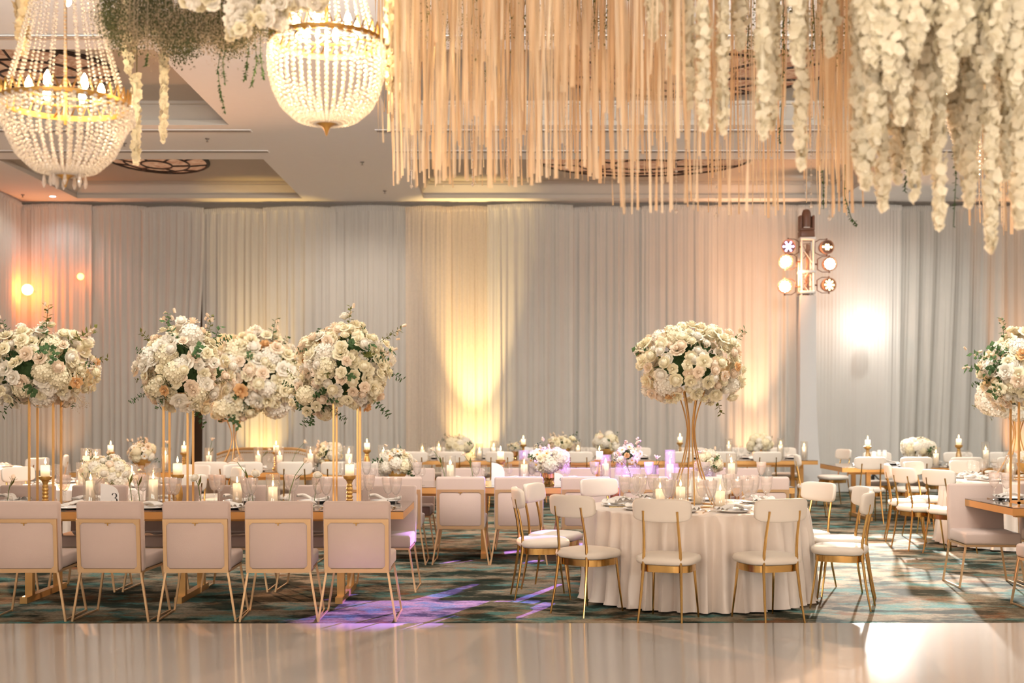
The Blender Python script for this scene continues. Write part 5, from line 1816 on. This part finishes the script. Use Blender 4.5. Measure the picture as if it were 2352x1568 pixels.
def chandelier(px, yring, Y, rr_, bowl, tent, label, pend=0, nst=36, power=60.0, bead=.0095, skirt=0.0):
    x, z = wx(px, Y), wz(yring, Y)
    t = thing('crystal_chandelier', label, 'chandelier', (x, Y, z), 0, 'crystal basket chandeliers')
    ring = MB()
    ring.lathe([(rr_ * 1.0, -.013), (rr_ * 1.03, -.009), (rr_ * 1.03, .009), (rr_ * 1.0, .013), (rr_ * .985, .013), (rr_ * .985, -.013), (rr_ * 1.0, -.013)], 40, caps=False)
    obj('crown_ring', ring.mesh('crown_ring', 'brass'), t)
    cr = MB()
    for k in range(36):
        q = 2 * pi * k / 36
        cr.tube([(rr_ * cos(q - .07), rr_ * sin(q - .07), .015), (rr_ * 1.01 * cos(q), rr_ * 1.01 * sin(q), .070), (rr_ * cos(q + .07), rr_ * sin(q + .07), .015)], .005, 4)
    obj('crown_fretwork', cr.mesh('crown_fretwork', 'brass'), t)
    strand = bead_path([(r, 0, h) for r, h in bowl], bead, bead * 2.15).mesh('bead_strand', 'crystal')
    for k in range(nst):
        obj('bead_strand', strand, t, (0, 0, 0), (0, 0, 2 * pi * k / nst))
    top = bead_path([(r, 0, h) for r, h in tent], bead * .75, bead * 1.9).mesh('tent_strand', 'crystal')
    for k in range(24):
        obj('tent_strand', top, t, (0, 0, 0), (0, 0, 2 * pi * (k + .3) / 24))
    if skirt:
        sk = bead_path([(rr_ * 1.04, 0, -.01), (rr_ * 1.07, 0, -skirt)], bead, bead * 2.1).mesh('skirt_strand', 'crystal')
        for k in range(40):
            obj('skirt_strand', sk, t, (0, 0, 0), (0, 0, 2 * pi * k / 40))
    inner = MB()
    inner.tube([(rr_ * .55 * cos(a * pi / 12), rr_ * .55 * sin(a * pi / 12), .03) for a in range(24)], .007, 6, True)
    inner.tube([(0, 0, -.1), (0, 0, tent[-1][1])], .008, 6)
    for k in range(3):
        q = 2 * pi * k / 3
        inner.tube([(0, 0, .03), (rr_ * .98 * cos(q), rr_ * .98 * sin(q), .0)], .006, 5)
    obj('inner_frame', inner.mesh('inner_frame', 'brass'), t)
    hz = bowl[-1][1]
    fin = MB()
    fin.lathe([(.05, hz + .02), (.062, hz + .012), (.05, hz), (.02, hz - .018), (.012, hz - .035), (.006, hz - .055), (.0006, hz - .065)], 18)
    obj('finial', fin.mesh('finial', 'brass'), t)
    cap = MB()
    cap.lathe([(tent[-1][0] * 1.1, tent[-1][1] - .01), (tent[-1][0] * 1.15, tent[-1][1] + .02), (.02, tent[-1][1] + .04)], 20)
    obj('cap', cap.mesh('cap', 'brass'), t)
    obj('rod', MB().tube([(0, 0, tent[-1][1] + .03), (0, 0, ZC - z)], .008, 6).mesh('rod', 'brass'), t)
    bulb = MB().lathe([(.008, 0), (.016, .012), (.019, .03), (.012, .055), (.0006, .075)], 10).mesh('bulb', 'bulb_glow')
    for k in range(6):
        q = 2 * pi * (k + .35) / 6
        obj('bulb', bulb, t, (rr_ * .55 * cos(q), rr_ * .55 * sin(q), .05))
    obj('bulb', bulb, t, (0, .03, tent[-1][1] * .45))
    for k in range(pend):
        q = 2 * pi * k / pend
        d = MB().lathe([(.0005, 0), (.006, -.012), (.011, -.045), (.004, -.065), (.0005, -.068)], 6, Matrix.Translation((.07 * cos(q) * (1 + .5 * (k % 2)), .07 * sin(q), hz + .005)))
        obj('crystal_drop', d.mesh('crystal_drop', 'crystal'), t)
    for k in range(3):
        q = 2 * pi * k / 3 + .5
        point('chandelier_light', (x + rr_ * .45 * cos(q), Y + rr_ * .45 * sin(q), z + .0), power / 3, (1.0, .74, .42), .03)


chandelier(150, 240, 6.1, .305, [(.312, -.02), (.310, -.09), (.285, -.12), (.265, -.17), (.225, -.25), (.15, -.32), (.05, -.345)], [(.29, .02), (.23, .22), (.17, .45), (.11, .8), (.07, 1.1)], 'crystal chandelier with hanging drops in the upper corner of the photo', 10, 38, 5.5, .0105, .09)
chandelier(750, 96, 6.3, .283, [(.285, -.01), (.290, -.08), (.285, -.17), (.265, -.25), (.225, -.33), (.15, -.395), (.05, -.415)], [(.25, .03), (.20, .2), (.15, .5), (.10, .75)], 'brightly glowing crystal basket chandelier beside the ribbons', 0, 40, 42, .0115)
chandelier(2305, 190, 6.7, .29, [(.295, -.01), (.295, -.10), (.285, -.20), (.255, -.30), (.205, -.38), (.13, -.44), (.05, -.46)], [(.26, .03), (.20, .2), (.15, .4), (.10, .6)], 'crystal chandelier almost hidden behind the cream garlands', 0, 30, 18, .0105)

# ------------------------------------------------------------------ lighting tower, stage lamps and uplights
tx, ty = TW.x, TW.y
t = thing('lighting_tower', 'white truss tower with a stretch fabric sleeve before the peach drape', 'lighting truss', (tx, ty, 0))
obj('base_plate', rbox('base_plate', 'alloy', .6, .6, .012, .003, 1), t, (0, 0, .006))
zt0, zt1 = wz(680, ty), wz(548, ty)
hw_ = .105
for sx in (-1, 1):
    for sy in (-1, 1):
        obj('chord', MB().tube([(sx * hw_, sy * hw_, .012), (sx * hw_, sy * hw_, zt1)], .018, 8).mesh('chord', 'white_pole'), t)
for s in range(4):
    b = MB()
    q = [(-hw_, -hw_), (hw_, -hw_), (hw_, hw_), (-hw_, hw_)]
    a, c = q[s], q[(s + 1) % 4]
    z = .5
    k = 0
    while z < zt1 - .2:
        (p0, p1) = (a, c) if k % 2 else (c, a)
        b.tube([(*p0, z), (*p1, z + .3)], .007, 5)
        z += .3
        k += 1
    obj('lacing', b.mesh('lacing', 'white_pole'), t)
for z in (zt1 - .012, zt0 + .42, zt0 + .06):
    obj('bracket_plate', rbox('bracket_plate', 'white_pole', .27, .27, .05, .006, 1), t, (0, 0, z))
b = MB()
vs, fs = [], []
n = 24
sl_ = [(0.30, .02), (0.24, .3), (0.19, .8), (0.155, 1.6), (.150, 2.6), (.150, zt0)]
for r, z in sl_:
    for k in range(n):
        qq = 2 * pi * k / n
        m4 = max(abs(cos(qq)), abs(sin(qq)))
        vs.append((r * cos(qq) / m4 ** .8, r * sin(qq) / m4 ** .8, z))
for i in range(len(sl_) - 1):
    for k in range(n):
        fs.append((i * n + k, i * n + (k + 1) % n, (i + 1) * n + (k + 1) % n, (i + 1) * n + k))
b.add(vs, fs)
obj('fabric_sleeve', b.mesh('fabric_sleeve', 'white_spandex'), t)
b = MB()
rq = random.Random(4)
for k in range(9):
    z = zt0 + rq.uniform(.05, .9)
    b.tube([(rq.uniform(-.08, .08), -.02 + rq.uniform(-.05, .05), z + rq.uniform(-.12, .12)) for _ in range(5)], .008, 5)
b.tube([(.02, 0, zt0 + .05), (.03, .02, zt1 - .1)], .03, 6)
obj('cable_bundle', b.mesh('cable_bundle', 'lamp_shell'), t)

t = thing('moving_head_lamp', 'brown black moving head lamp standing upright on top of the lighting tower', 'stage light', (tx, ty, zt1 + .014))
obj('base', rbox('base', 'brown_metal', .255, .24, .12, .02, 2), t, (0, 0, .06))
for sx in (-1, 1):
    obj('yoke_arm', rbox('yoke_arm', 'brown_metal', .045, .17, .27, .02, 2), t, (sx * .112, 0, .255))
obj('yoke_bridge', rbox('yoke_bridge', 'brown_metal', .26, .18, .05, .015, 2), t, (0, 0, .145))
obj('head', MB().lathe([(.05, .16), (.082, .18), (.088, .26), (.085, .36), (.075, .44), (.055, .49), (.03, .50)], 18).mesh('head', 'brown_metal'), t)
b = MB()
b.box(-.07, .04, -.131, -.125, .165, .178)
obj('label_plate', b.mesh('label_plate', 'card_white', False), t, (0, 0.03, 0), label='white label strip')


def par(px, py, mat, label, side, yaw, petals):
    p = Vector((wx(px, ty - .12), ty - .12, wz(py, ty - .12)))
    t = thing('par_lamp', label, 'stage light', p, 0, 'round stage lamps on the lighting tower')
    M = Euler((radians(90), 0, radians(yaw))).to_matrix().to_4x4()   # face towards -y
    r = .125
    obj('housing', MB().lathe([(.05, -.19), (.085, -.17), (.118, -.08), (r, -.02), (r, .025), (r - .012, .025), (r - .014, .0)], 22, M, False).mesh('housing', 'lamp_shell'), t)
    obj('back_cap', MB().lathe([(.0006, -.2), (.05, -.19)], 16, M, False).mesh('back_cap', 'lamp_shell'), t)
    obj('front_plate', MB().lathe([(.0006, .0), (r - .014, .0)], 22, M, False).mesh('front_plate', 'brown_metal'), t)
    for k in range(petals):
        if k == 0:
            a_, c_ = 0, 0
        else:
            ringn = min(6, petals - 1) if k <= 6 else petals - 7
            rad = .042 if k <= 6 else .080
            q = 2 * pi * (k - 1) / ringn
            a_, c_ = rad * cos(q), rad * sin(q)
        obj('lens', MB().lathe([(.0006, .010), (.013, .008), (.018, .002)], 10, M @ Matrix.Translation((a_, c_, 0)), False).mesh('lens', mat), t)
    yk = MB()
    for sz in (-1, 1):
        yk.tube([(0, .03, sz * (r + .012)), (-side * .12, .05, sz * (r + .012)), (-side * .20, .07, sz * .09)], .007, 5)
        yk.tube([(0, .03, sz * (r - .005)), (0, .03, sz * (r + .03))], .013, 6)
    yk.tube([(-side * .20, .07, -.09), (-side * .20, .07, .09)], .009, 5)
    ex = tx + side * hw_ - p.x
    yk.tube([(-side * .20, .07, 0), (ex, .12 - hw_, 0)], .014, 6)
    obj('yoke', yk.mesh('yoke', 'brown_metal'), t)


par(1811, 566, 'purple_led', 'purple blue stage lamp at the top of the tower', -1, -8, 13)
par(1805, 600, 'hot_led', 'glaring white orange stage lamp in the middle of the tower', -1, -4, 19)
par(1803, 658, 'hot_led', 'glaring white orange stage lamp low on the tower', -1, -4, 19)
par(1900, 567, 'amber_led', 'amber stage lamp with separate lenses at the tower top', 1, 14, 9)
par(1906, 606, 'hot_led', 'bright amber stage lamp in the middle of the tower, drape side', 1, 6, 19)
par(1905, 654, 'amber_led', 'dim amber stage lamp with a lens triangle low on the tower', 1, 16, 15)


def stage_lamp(P_, mat, label, target, r=.15):
    t = thing('stage_lamp', label, 'stage light', (P_.x, P_.y, 0), 0, 'stage lamps on uprights behind the drape')
    d = (Vector(target) - P_).normalized()
    M = Matrix.Translation((0, 0, P_.z)) @ d.to_track_quat('Z', 'Y').to_matrix().to_4x4()
    back = DY + .25 - P_.y
    obj('globe_lens', MB().sup(r, r, r, 1, 1, 12, 20, Matrix.Translation((0, 0, P_.z))).mesh('globe_lens', mat), t)
    obj('collar', MB().lathe([(r * .35, -r * 1.02), (r * .4, -r * .90), (r * .34, -r * .88)], 16, M, False).mesh('collar', 'white_pole'), t)
    obj('arm', MB().tube([(0, r * .95, P_.z), (0, back, P_.z)], .012, 6).mesh('arm', 'white_pole'), t)
    obj('upright', MB().tube([(0, back, .0), (0, back, 5.3)], .022, 8).mesh('upright', 'white_pole'), t)


t = thing('stand_foot', 'black tripod foot of a drape stand under the table by the white stage lamp', 'stand', (wx(2006, 22.7), 22.7, 0))
for k in range(3):
    q = 2 * pi * k / 3 + pi / 2
    obj('leg', MB().tube([(0, 0, .40), (.34 * cos(q), .34 * sin(q), .012)], .013, 6).mesh('leg', 'black_metal'), t)
obj('pole', MB().tube([(0, 0, .03), (0, 0, .52)], .024, 8).mesh('pole', 'black_metal'), t)
stage_lamp(WL, 'white_lamp', 'glaring white stage lamp on a stand before the grey drape', (4.6, 11.5, 0.8), .135)
stage_lamp(OL, 'orange_lamp', 'glaring orange stage lamp in the room corner', (-1, 9, 1.2), .10)
stage_lamp(OL2, 'orange_dim_lamp', 'small dim orange stage lamp right of the glaring orange one', (-4, 12, 3.0), .06)
UW = ['black floor uplight behind the nailhead sofa', 'black floor uplight below the bright yellow panel', 'black floor uplight below the peach drape', 'black floor uplight in the corner behind the dim round table', 'black floor uplight at the orange drape by the frame edge']
for i, (x, y, c, p) in enumerate(UPL):
    t = thing('floor_uplight', UW[i], 'uplight', (x, y, 0), 0, 'floor uplights along the drape')
    M = Matrix.Translation((0, 0, .2)) @ Matrix.Rotation(radians(-16), 4, 'X')
    obj('housing', MB().lathe([(.05, -.1), (.08, -.09), (.09, .06), (.085, .06), (.08, .03)], 16, M, False).mesh('housing', 'black_metal'), t)
    obj('lens', MB().lathe([(.0006, .035), (.08, .03)], 16, M, False).mesh('lens', 'amber_led'), t)
    b = MB()
    b.tube([(-.1, 0, .2), (-.1, 0, .02), (.1, 0, .02), (.1, 0, .2)], .010, 5)
    b.box(-.11, .11, -.07, .07, 0, .02)
    obj('yoke', b.mesh('yoke', 'black_metal', False), t)
